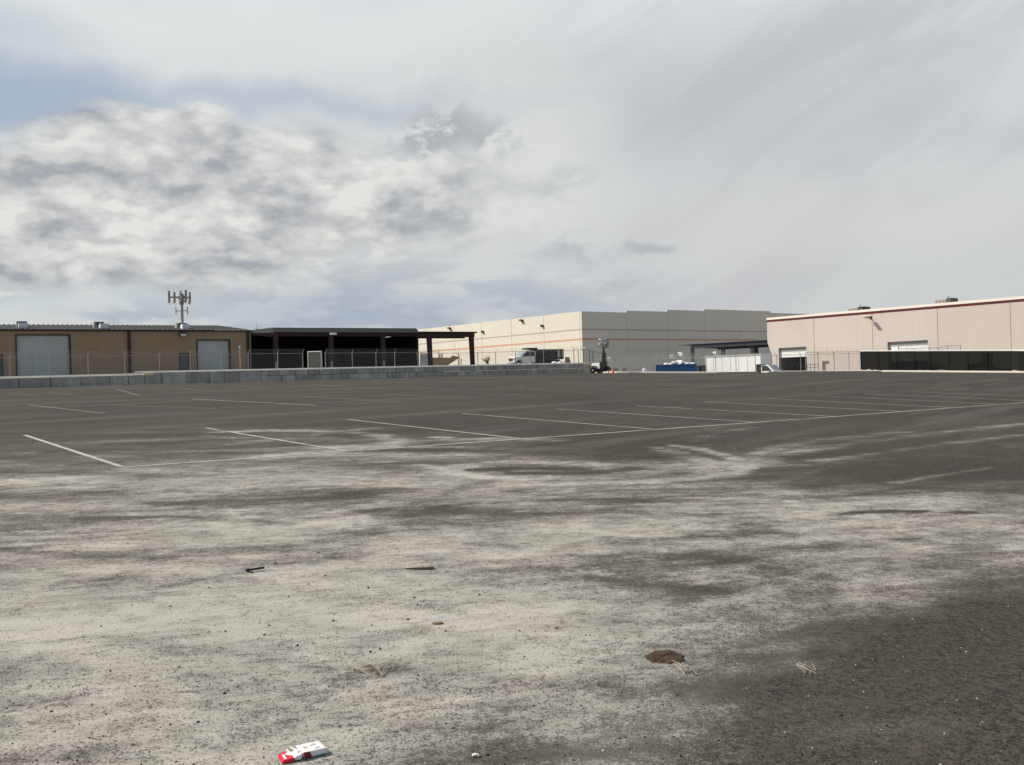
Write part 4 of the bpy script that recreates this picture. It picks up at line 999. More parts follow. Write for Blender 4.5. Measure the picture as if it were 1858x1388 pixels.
punit('larger tan and grey roof unit behind the coping farther right', 1695.5, 1727.5, 543.0, 8, mat('unit_tan_ribbed', (.36, .29, .26, 1), .7, ribs=('x', .3, .02)), M_hvacd, .66)

# blue-grey steel canopy between the warehouses
k1 = PT(1392, 616, 136); k1z = k1.z; k0 = PT(1231.5, 625, d_for_z(1231.5, 625, k1z))
CF = Frame(k0, k1, EZ); hK = k1z - EZ
ct = thing('loading_canopy', 'dark blue-grey steel loading canopy beside the pink warehouse', 'canopy', CF.o, CF.ang)
q = MB(); q.hexa([(0, -.3, hK - .10), (CF.len, -.3, hK - .10), (CF.len, 9, hK - .3), (0, 9, hK - .3), (0, -.3, hK), (CF.len, -.3, hK), (CF.len, 9, hK - .2), (0, 9, hK - .2)]); q.build('canopy_roof', M_deck, ct)
q = MB(); q.box(.35 * 6, CF.len, -.1, .12, hK - .72, hK - .105); q.box(.35 * 6, CF.len, 8, 8.2, hK - .8, hK - .32); q.box(2.1, CF.len, -.16, -.101, hK - .72, hK - .65); q.build('beam', M_steelblue, ct)
q = MB()
for kx in range(9): xx = 2.1 + (CF.len - 2.1) * kx / 8; q.box(xx - .08, xx + .08, .13, 7.98, hK - .62, hK - .32)
q.build('joist', M_steelblue, ct)
for px in (1254.5, 1310.5, 1363.5, 1371):
    x_ = CF.x(px, 645); yy = 0 if px != 1371 else 2.5
    if yy: x_ = CF.hit(px, 645, yy)[0]
    q = MB(); q.box(x_ - .22, x_ + .22, yy - .0 + .13, yy + .5, -1, hK - .62); q.box(x_ - .3, x_ + .3, yy + .08, yy + .56, -1, .4); q.build('post', M_steelblue, ct)

# ================================================================== ANTENNA TOWER
DT = 115.0
tb = PT(331, 597, DT); tt = PT(326, 527.5, DT)
def tpx(n): return n * DT / FPX
at_ = thing('cell_tower', 'slim antenna monopole with a ring of panel antennas behind the tan warehouse', 'antenna tower', (tb.x, tb.y, 1.0))
q = MB(); zt_ = tt.z - 1.0; q.tube((0, 0, 0), (0, 0, zt_ - .6), .24, .16, n=12); q.build('pole', M_pole, at_, smooth=40)
zr = PT(331, 539.5, DT).z - 1.0; rad = tpx(20)
q = MB()
for k in range(3):
    a = 2 * math.pi * k / 3 + .35; c_ = Vector((math.cos(a), math.sin(a), 0)); tn = Vector((-c_.y, c_.x, 0)); e = c_ * rad * .62
    q.tube((0, 0, zr), e + Vector((0, 0, zr)), .07, n=6); q.tube(e - tn * rad * .85 + Vector((0, 0, zr)), e + tn * rad * .85 + Vector((0, 0, zr)), .06, n=6); q.tube((0, 0, zr - .9), e * .8 + Vector((0, 0, zr - .1)), .04, n=6)
q.lathe([(.2, -.9), (.28, -.7), (.28, .3), (.16, .5)], (0, 0, zr), n=10)
q.build('antenna_mount', M_panel, at_)
ri = random.Random(4)
for k in range(3):
    a = 2 * math.pi * k / 3 + .35; c_ = Vector((math.cos(a), math.sin(a), 0)); tn = Vector((-c_.y, c_.x, 0)); e = c_ * rad * .62
    for f in (-.82, -.3, .3, .82):
        p_ = e + tn * rad * f + c_ * .12; q = MB(); w_ = .12; d_ = .08; h0, h1 = zr - .55 + ri.uniform(-.1, .1), zr + .70 + ri.uniform(-.2, .1)
        A_ = [p_ + tn * sx * w_ + c_ * sy * d_ for sx, sy in ((-1, -1), (1, -1), (1, 1), (-1, 1))]
        q.hexa([x + Vector((0, 0, h0)) for x in A_] + [x + Vector((0, 0, h1)) for x in A_]); pa = q.build('antenna_panel', M_panel if f != .3 else M_pole, at_, bevel=.03)
        q = MB(); q.path([p_ + Vector((0, 0, h0)), p_ + Vector((.05, 0, h0 - .18)), p_ - tn * .15 + Vector((0, 0, h0 - .24)), p_ - tn * .35 - c_ * .2 + Vector((0, 0, h0 + .02))], .025, 5); q.build('cable', M_panel, pa)
zr2 = PT(331, 564, DT).z - 1.0
q = MB(); q.tube((-tpx(11), 0, zr2), (tpx(10), 0, zr2), .05, n=6); q.build('crossarm', M_pole, at_)
for sx in (-11, 10): q = MB(); q.tube((tpx(sx), 0, zr2 - tpx(7)), (tpx(sx), 0, zr2 + tpx(7)), .07, n=8); q.build('whip_antenna', M_pole, at_, smooth=40)
q = PT(466, 597, 110); mb = MB(); mb.tube((0, 0, 0), (0, 0, PT(466, 584.5, 110).z - 3), .03, .015, n=5); mb.tube((-.25, 0, q.z - 3), (.25, 0, q.z - 3), .02, n=5)
tag(mb.build('whip_aerial', M_lamp), 'hair-thin aerial mast rising over the shed roof', 'aerial').location = (q.x, q.y, 3)

# ================================================================== WHEEL builder
def wheel(parent, c, r, wd, rim_m=None, axis='y', name='wheel'):
    q = MB(); q.lathe([(r * .55, -wd / 2), (r * .9, -wd / 2), (r, -wd * .32), (r, wd * .32), (r * .9, wd / 2), (r * .55, wd / 2)], c, axis, 20); ty = q.build(name, M_tyre, parent, smooth=35)
    s_ = -1 if c[1] <= 0 else 1
    q = MB(); q.lathe([(r * .56, -wd * .40), (r * .56, wd * .40), (r * .45, wd * .46 ), (r * .30, wd * .40), (r * .12, wd * .55)] if s_ > 0 else [(r * .12, -wd * .55), (r * .30, -wd * .40), (r * .45, -wd * .46), (r * .56, -wd * .40), (r * .56, wd * .40)], c, axis, 16); q.build('rim', rim_m or M_rim, ty, smooth=30)
    return ty

# ================================================================== STAKE TRUCK (x forward, y to its left)
tc_ = PT(972, 660, 113); head = math.atan2(-math.sin(R(24)), -math.cos(R(24)))
zt0 = PT(960, 661.5, 113).z
st = thing('stake_truck', 'white crew-cab truck with a black stake bed parked above the block wall', 'truck', (tc_.x, tc_.y, zt0 - .30), head); st.scale = (.89, .89, .89)
TL = 3.55
cab = MB()
prof = [(.55, .55), (.55, 1.05), (.42, 2.02), (.65, 2.12), (1.9, 2.10), (2.52, 1.45), (3.45, 1.32), (3.6, 1.15), (3.6, .62), (3.3, .52), (3.25, .82), (2.95, 1.0), (2.6, .95), (2.38, .52)]
prof = [(x - .05, z) for x, z in prof]
cab.prism(prof, -1.0, 1.0); cab.build('cab', M_white, st, bevel=.05, smooth=30)
for sy in (-1, 1):
    q = MB(); y0, y1 = (1.004, 1.014) if sy > 0 else (-1.014, -1.004)
    q.prism([(1.30, 1.38), (1.30, 1.98), (1.78, 1.98), (2.25, 1.45), (2.25, 1.38)], y0, y1); q.build('side_window', M_glass, st)
    q = MB(); q.prism([(.62, 1.38), (.58, 1.98), (1.20, 1.98), (1.20, 1.38)], y0, y1); q.build('side_window', M_glass, st)
    q = MB(); q.prism([(1.235, .60), (1.235, 1.98), (1.255, 1.98), (1.255, .60)], y0, y1); q.prism([(2.30, .60), (2.30, 1.40), (2.32, 1.40), (2.32, .60)], y0, y1); q.build('door_seam', M_lamp, st)
    q = MB(); q.box(2.05, 2.25, sy * 1.03 - .02, sy * 1.28 + .02, 1.38, 1.72) if sy > 0 else q.box(2.05, 2.25, -1.30, -1.01, 1.38, 1.72); q.build('mirror', M_blackm, st, bevel=.03)
    q = MB(); q.box(3.42, 3.58, sy * .82 - .16, sy * .82 + .16, .98, 1.22); q.build('headlight', M_lens, st, bevel=.03)
    for xw in (2.85, -2.1): wheel(st, (xw, sy * .90, .42), .42, .28)
q = MB(); q.prism([(1.93, 2.05), (2.46, 1.50), (2.47, 1.51), (1.94, 2.06)], -.88, .88); q.v = [(x + .02, y, z + .02) for x, y, z in q.v]; q.build('windshield', M_glassl, st)
q = MB(); q.box(3.52, 3.60, -.66, .66, .78, 1.22); q.build('grille', M_blackm, st, bevel=.02)
q = MB(); q.box(3.45, 3.75, -1.0, 1.0, .48, .70); q.build('bumper', M_chrome, st, bevel=.05)
q = MB(); q.box(-3.5, .35, -1.2, 1.2, .95, 1.12); q.box(-3.4, 2.2, -.45, .45, .55, .90); q.box(-1.4, .2, .75, 1.15, .45, .93); q.box(-1.4, .2, -1.15, -.75, .45, .93); q.build('bed', M_blackm, st)
for sy in (-1, 1):
    q = MB(); y_ = sy * 1.17
    for (z0, z1) in ((1.13, 1.34), (1.45, 1.60), (1.71, 1.86), (1.97, 2.08), (2.16, 2.24)): q.box(-3.5, .33, y_ - .02, y_ + .02, z0, z1)
    for k in range(13): xx = -3.5 + 3.83 * k / 12; q.box(xx - .07, xx + .07, y_ - .035 , y_ + .035, 1.12, 2.28)
    q.build('stake_rack', M_blackm, st)
q = MB()
for (z0, z1) in ((1.14, 1.34), (1.46, 1.6), (1.72, 1.86), (1.98, 2.24)): q.box(-3.54, -3.50, -1.12, 1.12, z0, z1)
for k in range(6): yy = -1.1 + 2.2 * k / 5; q.box(-3.57, -3.545, yy - .05, yy + .05, 1.1, 2.3)
q.build('tail_rack', M_blackm, st)
q = MB(); q.box(.20, .34, -1.1, 1.1, 1.14, 2.28); q.box(.1, 1.55, -.85, .85, 2.30, 2.50); q.box(.15, .25, -1.0, 1.0, 2.24, 2.5); q.build('headache_rack', M_blackm, st)
q = MB(); q.box(.9, 1.2, -.55, .55, 2.125, 2.20); q.build('light_bar', M_orange, st)
# slab and rubble on the yard by it
q0 = PT(1026, 660, 114); q = MB(); q.hexa([(0, 0, 0), (.72, -.1, 0), (.72, .9, 0), (0, 1, 0), (0.0, 0, .98), (.48, -.1, .98), (.48, .9, .98), (0, 1, .98)]); 
tag(q.build('concrete_slab', M_conc, bevel=.03), 'grey concrete slab standing just behind the stake truck tail', 'slab').location = (q0.x, q0.y, zt0 - .2)
q0 = PT(1010.5, 661, 108); q = MB()
for k in range(5): q.blob((random.uniform(-.5, .5), random.uniform(-.2, .2), random.uniform(0, .12)), random.uniform(.12, .25), 200 + k, (1.3, 1, .8), 8, 6, .35)
tag(q.build('rubble_pile', M_bag, smooth=40), 'low white rubble heap on the wall top before the stake truck', 'rubble').location = (q0.x, q0.y, PT(1010.5, 659.0, 108).z)
q0 = PT(948, 662, 107); q = MB()
for k in range(3): q.blob((random.uniform(-.5, .5), random.uniform(-.2, .2), random.uniform(0, .05)), random.uniform(.10, .18), 220 + k, (1.5, 1, .6), 8, 6, .35)
tag(q.build('rubble_pile', M_conc, smooth=40), 'flat grey rubble on the wall top below the truck front wheel', 'rubble').location = (q0.x, q0.y, PT(948, 660.2, 107).z)
# dry bush
q0 = PT(884, 661, 108); db = thing('dry_bush', 'small dry leafless bush on the wall top left of the stake truck', 'bush', (q0.x, q0.y, PT(884, 661.5, 108).z))
q = MB(); rr = random.Random(3)
for k in range(46):
    a = rr.uniform(0, 6.28); l_ = rr.uniform(.4, .95); sp_ = rr.uniform(.1, .75); m_ = Vector((math.cos(a) * sp_ * .35, math.sin(a) * sp_ * .35, l_ * .5)); e_ = Vector((math.cos(a) * sp_, math.sin(a) * sp_, l_))
    q.path([(0, 0, 0), m_, e_], .012, 3)
    for _ in range(3):
        f_ = m_.lerp(e_, rr.random()); q.path([f_, f_ + Vector((rr.uniform(-.15, .15), rr.uniform(-.15, .15), rr.uniform(.02, .2)))], .008, 3)
q.build('twigs', M_twig, db, fix=False)
q = MB(); q.tube((.12, 0, 0), (.14, 0, .35), .06, .04, n=6); q.build('stem', M_trim, db)

# ================================================================== LIGHT TOWER TRAILER
lt0 = G(1083, 677.2); 
lt = thing('light_tower', 'white towable light tower with four floodlights at the block wall end', 'light tower', (lt0.x, lt0.y, lot_z(lt0.x, lt0.y)), R(-36)); lt.scale = (1.15, 1, 1)
D_ = lt0.y
def lp(px, py): 
    q = PT(px, py, D_); return q.x - lt0.x, q.z - lot_z(lt0.x, lt0.y)
q = MB(); x0, z0 = lp(1077, 669.5); x1, z1 = lp(1092, 658.5)
q.prism([(x0, z0 + .12), (x0 + .02, z1 - .10), (x0 + .12, z1), (x1 - .05, z1), (x1, z1 - .06), (x1, z0), (x0 + .1, z0)], -.45, .45); q.build('engine_housing', M_white, lt, bevel=.03)
q = MB(); q.box(x0 + .05, x1 + .35, -.5, .5, z0 - .14, z0 - .01); q.build('chassis', M_blackm, lt)
xw, zw_ = lp(1081.3, 671.6); wheel(lt, (xw, -.58, .30), .30, .20, M_white); wheel(lt, (xw, .58, .30), .30, .20, M_white)
q = MB(); q.prism([(xw - .38, .62), (xw - .25, .70), (xw + .25, .70), (xw + .38, .62), (xw + .38, .66), (xw + .26, .74), (xw - .26, .74), (xw - .38, .66)], -.7, -.46); q.build('mudguard', M_blackm, lt)
xm, _ = lp(1096, 660); zt_ = lp(1096, 622.5)[1]
q = MB(); q.box(xm - .28, xm + .18, -.3, .3, z0 - .3, z1 + .1); q.box(xm - .13, xm + .13, -.14, .14, z1 - .0, z1 + .95); q.build('mast_base', M_blackm, lt)
q = MB(); q.box(xm - .09, xm + .09, -.09, .09, z0, zt_ - .8); q.box(xm - .06, xm + .06, -.06, .06, zt_ - .82, zt_); q.box(xm - .55, xm + .55, -.04, .04, zt_ - .08, zt_); q.build('mast', M_blackm, lt)
for (px, py) in ((1091.3, 619.2), (1101, 618.8), (1089.8, 627.6), (1100.5, 627)):
    x_, z_ = lp(px, py); q = MB(); tl = Vector((.15 if px > 1096 else -.15, -.55, -.35)).normalized(); c_ = Vector((x_, -.1, z_))
    q.tube(c_ - tl * .22, c_ + tl * .06, .10, .30, n=16); ho = q.build('floodlight', M_galvd, lt, smooth=40)
    q = MB(); q.tube(c_ + tl * .062, c_ + tl * .085, .285, .27, n=16); q.build('lens', M_lens, ho)
    q = MB(); q.tube(c_ - tl * .18, Vector((xm, 0, zt_ - .15)), .03, n=6); q.build('yoke', M_blackm, ho)
xt, zt2 = lp(1108, 667.5)
q = MB(); q.tube((xm, -.3, z0 - .1), (xt, 0, z0 - .05), .05, n=6); q.tube((xm, .3, z0 - .1), (xt, 0, z0 - .05), .05, n=6); q.box(xt - .45, xt - .1, -.12, .12, z0 - .05, z0 + .2); q.build('tow_bar', M_blackm, lt)
q = MB(); q.tube((xt - .2, 0, .0), (xt - .2, 0, z0 + .1), .04, n=6); q.tube((xm - .1, -.5, .0), (xm - .1, -.5, z0), .05, n=6); q.box(xm - .22, xm + .05, -.6, -.4, 0, .22); q.build('jack', M_blackm, lt)
# cone
cq = G(1112, 678.0); tcn = thing('traffic_cone', 'orange traffic cone with a white collar beside the light tower', 'cone', (cq.x, cq.y, lot_z(cq.x, cq.y)))
q = MB(); q.box(-.2, .2, -.2, .2, 0, .04); q.build('base', M_orange, tcn, bevel=.01)
q = MB(); q.lathe([(.15, .04), (.115, .22)], n=16); q.lathe([(.085, .36), (.03, .68)], n=16); q.build('cone_body', M_orange, tcn, smooth=40)
q = MB(); q.lathe([(.117, .22), (.087, .36)], n=16); q.build('collar', mat('pale_collar', (.85, .45, .3, 1), .5), tcn, smooth=40)
# concrete blocks behind the kerb
for px0, px1, py0, py1, lab in ((1105, 1122.5, 667.8, 676, 'longer pale concrete block right behind the orange cone'), (1127, 1137.3, 667.4, 675, 'shorter pale concrete block beside the longer one behind the cone')):
    d_ = 107; a = PT(px0, py1, d_); c = PT(px1, py0, d_); q = MB(); W_ = c.x - a.x; H_ = c.z - a.z
    q.hexa([(0, 0, -.3), (W_, 0, -.3), (W_, .6, -.3), (0, .6, -.3), (0.05, .08, H_), (W_ - .05, .08, H_), (W_ - .05, .5, H_), (0.05, .5, H_)]); tag(q.build('concrete_block', mat('pale_block_%d' % px0, (.36, .34, .30, 1), .9, 0, .12, 2), bevel=.03), lab, 'concrete block').location = a
q0 = PT(1170, 672, 108); q = MB(); q.blob((0, 0, 0), .26, 77, (1, .8, 1), 10, 8, .3); tag(q.build('plastic_bag', M_bag, smooth=60), 'small white bag on the ground left of the blue dumpster', 'bag').location = q0

# ================================================================== DUMPSTER
da_ = PT(1190, 663, 112); dc_ = PT(1263.5, 663, 111)
DF = Frame(da_, dc_, EZ); dl = DF.len; dh = da_.z - EZ
du = thing('roll_off_dumpster', 'long blue open-top dumpster heaped with white bags behind the fence', 'dumpster', DF.o, DF.ang)
q = MB()
q.box(0, dl, 0, .08, 0.15, dh - .06); q.box(0, dl, 2.3, 2.38, .15, dh - .06); q.box(0, .08, .08, 2.3, .15, dh - .06); q.box(dl - .08, dl, .08, 2.3, .15, dh - .06); q.box(.08, dl - .08, .08, 2.3, .15, .25); q.build('body', M_blue, du)
q = MB(); q.box(-.05, dl + .05, -.08, .10, dh - .055, dh + .06); q.box(-.05, dl + .05, 2.28, 2.46, dh - .055, dh + .06); q.build('top_rim', M_blue, du, bevel=.02)
for k in range(9):
    xx = .1 + (dl - .2) * k / 8; q = MB(); q.box(xx - .06, xx + .06, -.07, -.004, .15, dh - .06); q.build('rib', M_blue, du)
hg = MB()
for k in range(26):
    f = rng.random(); xx = dl * (.25 + .7 * f); hgt = dh - .1 + .45 * math.exp(-((f - .45) / .3) ** 2) * rng.random() + .1
    hg.blob((xx, rng.uniform(.3, 2.1), hgt), rng.uniform(.16, .34), 300 + k, (1.1, 1, .75), 9, 7, .35)
o_ = hg.build('rubbish_heap', M_bag, smooth=50); o_.location = DF.o; o_.rotation_euler = (0, 0, DF.ang); tag(o_, 'heap of white bags filling the blue dumpster', 'rubbish', kind='stuff')

# dark waste bin right of dumpster
qa = PT(1268, 664, 114); q = MB(); hb = qa.z - EZ; q.hexa([(0, 0, .1), (.75, 0, .1), (.75, 1.2, .1), (0, 1.2, .1), (-.05, -.05, hb), (.82, -.05, hb), (.82, 1.25, hb - .25), (-.05, 1.25, hb - .25)]); 
tb_ = thing('waste_bin', 'dark green waste bin squeezed between the dumpster and the box truck', 'bin', (qa.x, qa.y, EZ)); q.build('bin_body', mat('dark_green_bin', (.02, .035, .03, 1), .6), tb_, bevel=.03)
q = MB(); q.hexa([(-.08, -.08, hb + .005), (.85, -.08, hb + .005), (.85, 1.28, hb - .245), (-.08, 1.28, hb - .245), (-.08, -.08, hb + .06), (.85, -.08, hb + .06), (.85, 1.28, hb - .19), (-.08, 1.28, hb - .19)]); q.build('bin_lid', M_blackm, tb_)

# ================================================================== BOX TRUCK (x forward)
bA = PT(1279.5, 646.3, 115.5); bz = bA.z
bB = PT(1381, 642.6, 110.6); bB.z = bz
BTF = Frame(bA, bB, EZ); bl = BTF.len; bh = bz - EZ
bt = thing('box_truck', 'white box truck facing right with its long box side behind the fence', 'truck', BTF.o, BTF.ang)
xo = BTF.hit(1371.5, 655)[0]; zo = BTF.hit(1378, 661.2)[1]
q = MB(); q.prism([(0, .85), (0, bh), (bl, bh), (bl, zo), (xo, zo), (xo, .85)], 0, 2.45); q.build('cargo_box', M_white, bt, bevel=.03)
q = MB(); q.box(-.02, bl + .02, -.03, .0 - .002, bh - .2, bh + .02); q.box(-.02, xo, -.03, -.002, .80, .95); q.box(-.02, .12, -.03, -.002, .96, bh - .21); q.box(bl - .1, bl + .02, -.03, -.002, zo, bh - .21); q.build('box_trim', M_galv, bt)
q = MB()
for k in range(1, 6): xx = xo * k / 6; q.box(xx - .02, xx + .02, -.02, -.002, .96, bh - .21)
q.build('side_seam', mat('box_seam', (.55, .57, .58, 1), .5), bt)
q = MB(); q.box(.2, bl + 1.6, .6, 1.9, .5, .8); q.box(xo + .02, bl - .3, .15, 2.3, .55, zo - .05); q.build('chassis', M_blackm, bt)  # black block below the overhang is added to paint the shaded void
cx = bl - .25
q = MB(); q.prism([(cx, .5), (cx, 2.05), (cx + .12, 2.18), (cx + .95, 2.18), (cx + 1.65, 1.42), (cx + 2.5, 1.25), (cx + 2.65, 1.0), (cx + 2.65, .5)], .25, 2.2); cabo = q.build('cab', M_white, bt, bevel=.06, smooth=30)
q = MB(); q.prism([(cx + .18, 1.42), (cx + .18, 2.02), (cx + .85, 2.02), (cx + 1.40, 1.42)], .235, .246); q.build('side_window', M_glass, bt)
q = MB(); q.prism([(cx + 1.0, 2.13), (cx + 1.64, 1.45), (cx + 1.66, 1.46), (cx + 1.02, 2.15)], .36, 2.09); q.build('windshield', M_glassl, bt)
q = MB(); q.box(cx + 2.6, cx + 2.8, .25, 2.2, .45, .7); q.build('bumper', M_chrome, bt, bevel=.03)
for yy in (.5, 1.95): q = MB(); q.box(cx + 2.62, cx + 2.68, yy - .15, yy + .15, .85, 1.05); q.build('headlight', M_lens, bt)
for xx in (1.6, cx + 1.7):
    for yy in (.25, 2.2): wheel(bt, (xx, yy, .42), .42, .28)

# ================================================================== things by the open dock door
fk = PF.hit(1437, 668, -2)
fo = thing('forklift', 'dark forklift with an orange flank inside the open dock door of the pink warehouse', 'forklift', PF.w(PF.x(1436, 660, 2.5), 2.5, 0.02), PF.ang)
q = MB(); q.prism([(-1.0, .25), (-1.0, 1.0), (-.5, 1.15), (.7, .95), (.9, .3)], -.5, .5); q.build('body', mat('forklift_orange', (.35, .12, .03, 1), .5), fo, bevel=.04)
q = MB(); 
for xx, yy in ((-.7, -.45), (-.7, .45), (.6, -.45), (.6, .45)): q.tube((xx, yy, .9), (xx * .8, yy, 2.1), .05, n=6)
q.box(-.62, .55, -.5, .5, 2.1, 2.16); q.build('overhead_guard', M_blackm, fo)
q = MB(); q.box(.92, 1.05, -.4, -.3, .1, 2.2); q.box(.92, 1.05, .3, .4, .1, 2.2); q.box(1.06, 2.1, -.35, -.22, .1, .15); q.box(1.06, 2.1, .22, .35, .1, .15); q.build('mast', M_blackm, fo)
for xx in (-.6, .55):
    for yy in (-.48, .48): wheel(fo, (xx, yy, .28), .28, .2, M_yellow)
# stair railing by the door
rl = thing('stair_railing', 'dark pipe handrail between the dock door and the small pink door', 'railing', PF.w(PF.x(1464, 665, -1.4), -1.4, 0), PF.ang)
W_ = PF.x(1485, 665, -1.4) - PF.x(1464, 665, -1.4); za_ = PF.hit(1475, 661, -1.4)[1]; zb_ = PF.hit(1475, 666.3, -1.4)[1]
for k in range(4): q = MB(); q.tube((W_ * k / 3, 0, -.1), (W_ * k / 3, 0, za_), .035, n=6); q.build('baluster', M_lamp, rl)
q = MB(); q.tube((0, 0, za_), (W_, 0, za_), .035, n=6); q.tube((0, 0, zb_), (W_, 0, zb_), .03, n=6); q.build('handrail', M_lamp, rl)
rl = thing('stair_railing', 'pale pipe railing before the second dock door above the black screen', 'railing', PF.w(PF.x(1615, 632, -1.6), -1.6, 0), PF.ang)
W_ = PF.x(1630.5, 632, -1.6) - PF.x(1615, 632, -1.6); za_ = PF.hit(1622, 628, -1.6)[1]
for k in range(2): q = MB(); q.tube((W_ * k, 0, -.1), (W_ * k, 0, za_), .05, n=6); q.build('baluster', M_lamp, rl)
q = MB(); q.tube((0, 0, za_), (W_, 0, za_), .05, n=6); q.tube((0, 0, za_ - .9), (W_, 0, za_ - .9), .05, n=6); q.build('handrail', M_galv, rl)

# parked cars dimly visible behind the black screen
def car(lab, pos, rz, paint, pickup=False):
    t = thing('parked_car', lab, 'car', pos, rz, 'cars parked behind the black screen')
    if pickup: prof = [(-2.7, .45), (-2.7, 1.05), (-.75, 1.08), (-.6, 1.75), (.55, 1.78), (1.15, 1.18), (2.5, 1.05), (2.6, .75), (2.55, .4)]
    else: prof = [(-2.2, .4), (-2.25, .95), (-2.0, 1.05), (-1.7, 1.58), (.2, 1.62), (1.0, 1.05), (2.1, .9), (2.25, .65), (2.2, .35)]
    q = MB(); q.prism(prof, -.9, .9); q.build('body', paint, t, bevel=.07, smooth=35)
    for sy in (-1, 1):
        y0, y1 = (.902, .91) if sy > 0 else (-.91, -.902)
        q = MB(); q.prism([(-.5, 1.15), (-.45, 1.66), (.5, 1.68), (.98, 1.15)] if pickup else [(-1.75, 1.06), (-1.5, 1.50), (.15, 1.54), (.75, 1.06)], y0, y1); q.build('side_window', M_glass, t)
        for xx in ((1.7, -1.6) if pickup else (1.4, -1.35)): wheel(t, (xx, sy * .82, .34), .34, .22)
        q = MB(); q.box(prof[-2][0] - .12, prof[-2][0] + .012, sy * .62 - .2, sy * .62 + .2, .72, .86); q.build('headlight', M_lens, t)
    return t
for px, d_, rz, paint, pu_, lab in ((1650, 103.5, R(-28), M_carA, True, 'dark pickup behind the black screen below the second dock door'), (1722, 101.5, R(-32), M_carB, False, 'grey car behind the black screen right of the pickup'), (1815, 100.2, R(-35), M_carA, False, 'low dark car behind the black screen near the dark doorways')):
    q0 = PT(px, 665, d_); car(lab, (q0.x, q0.y + 2.6, EZ), rz, paint, pu_)

# ================================================================== FOREGROUND LITTER
gp = G(547, 1371)
def lot_rot(z): 
    """rotation that lays local z along the lot normal, turned by z"""
    return (Vector((0, 0, 1)).rotation_difference(LN).to_matrix() @ Matrix.Rotation(z, 3, 'Z')).to_euler()
pk = thing('cigarette_packet', 'open red and white cigarette packet lying flat on the dusty asphalt', 'packet', gp + LN * .001)
UL = G(588, 1358) ; UR = G(505, 1378)
ang = math.atan2((UL - UR).y, (UL - UR).x); pk.rotation_euler = lot_rot(ang)
PLn = (UL - UR).length * .98
hw = .042; bx0, bx1 = -.004, PLn / 2; th = .026
q = MB(); q.hexa([(bx0, -hw, .002), (bx1, -hw, .004), (bx1, hw, .002), (bx0, hw, .002), (bx0 - .006, -hw * .97, th), (bx1 - .004, -hw, th * .92), (bx1 - .002, hw, th * .85), (bx0 - .004, hw * .98, th * .95)]); q.build('box', M_card, pk, bevel=.0025)
q = MB(); e = .0006; zt_ = th
q.quad([(bx1 - .012, -hw * .93, th * .925 + e), (bx1 - .009, -hw * .93, th * .925 + e), (bx1 - .009, hw * .93, th * .86 + e), (bx1 - .012, hw * .93, th * .86 + e)])
q.build('edge_stripe', M_pinkink, pk, fix=False)
def toppatch(nm, mt, pts):
    q = MB(); q.prism([(x, y) for x, y in pts], 0, .0008); q.v = [(x, z, th * (.985 - .075 * (x - bx0) / (bx1 - bx0)) + y + .0004 - (.02 * th * (z > 0))) for x, y, z in q.v]; q.build(nm, mt, pk)
toppatch('printed_mark', M_greyink, [(.034, .005), (.060, .010), (.062, .026), (.050, .030), (.046, .018), (.034, .016)])
toppatch('printed_mark', M_greyink, [(.040, -.030), (.062, -.026), (.064, -.012), (.052, -.010)])
toppatch('printed_seal', M_pinkink, [(.008, -.006), (.024, -.004), (.025, .016), (.010, .016)])
q = MB(); q.hexa([(bx0 + .0, -hw - .0012, .004), (bx0 + .028, -hw - .0012, .004), (bx0 + .028, -hw - .0002, .004), (bx0, -hw - .0002, .004), (bx0 - .004, -hw - .0012, th * .98), (bx0 + .02, -hw - .0012, th * .95), (bx0 + .02, -hw - .0002, th * .95), (bx0 - .004, -hw - .0002, th * .98)]); q.build('torn_side', M_dred, pk)
# inner flap and lid folded back, tilted down to the ground
q = MB(); q.hexa([(-.040, -.040, .004), (bx0 - .012, -.043, .004), (bx0 - .012, .040, .004), (-.040, .042, .004), (-.042, -.042, .017), (bx0 - .008, -.046, .027), (bx0 - .008, .042, .026), (-.042, .046, .018)]); q.build('inner_flap', M_card, pk, bevel=.002)
lx0 = -PLn / 2
q = MB(); q.hexa([(lx0, -.038, .001), (-.043, -.042, .001), (-.043, .030, .001), (lx0 + .006, .030, .001), (lx0 + .002, -.036, .011), (-.043, -.042, .0165), (-.043, .032, .0165), (lx0 + .008, .028, .012)]); lid = q.build('lid', M_red, pk, bevel=.002)
def lidpatch(nm, mt, pts, par=pk, z0=.0132, z1=.0178, xa=lx0, xb=-.043):
    q = MB(); q.prism(pts, 0, .0008); q.v = [(x, z, z0 + (z1 - z0) * (x - xa) / (xb - xa) + y) for x, y, z in q.v]; q.build(nm, mt, par)
def P2(pts): return [(a, b_) for a, b_ in pts]
def flat(nm, mt, pts, zf):
    q = MB(); n = len(pts); q.v = [(x, y, zf(x)) for x, y in pts] + [(x, y, zf(x) + .0008) for x, y in pts]
    q.f = [tuple(range(n)), tuple(range(2 * n - 1, n - 1, -1))] + [(i, (i + 1) % n, n + (i + 1) % n, n + i) for i in range(n)]; q.mi = [0] * len(q.f); q.build(nm, mt, pk)
zl_f = lambda x: .0113 + (.0172 - .0113) * (x - lx0) / (-.043 - lx0)
zi_f = lambda x: .0184 + (.0280 - .0184) * (x + .042) / (bx0 - .008 + .042)
flat('white_bar', M_card, [(lx0 + .012, -.030), (lx0 + .019, -.030), (lx0 + .023, .010), (lx0 + .016, .010)], zl_f)
flat('white_chevron', M_card, [(-.0435, -.020), (-.0435, .020), (-.062, .004)], zl_f)
flat('printed_mark', M_goldink, [(-.040, .010), (-.030, .004), (-.026, .018), (-.031, .040), (-.040, .040)], zi_f)
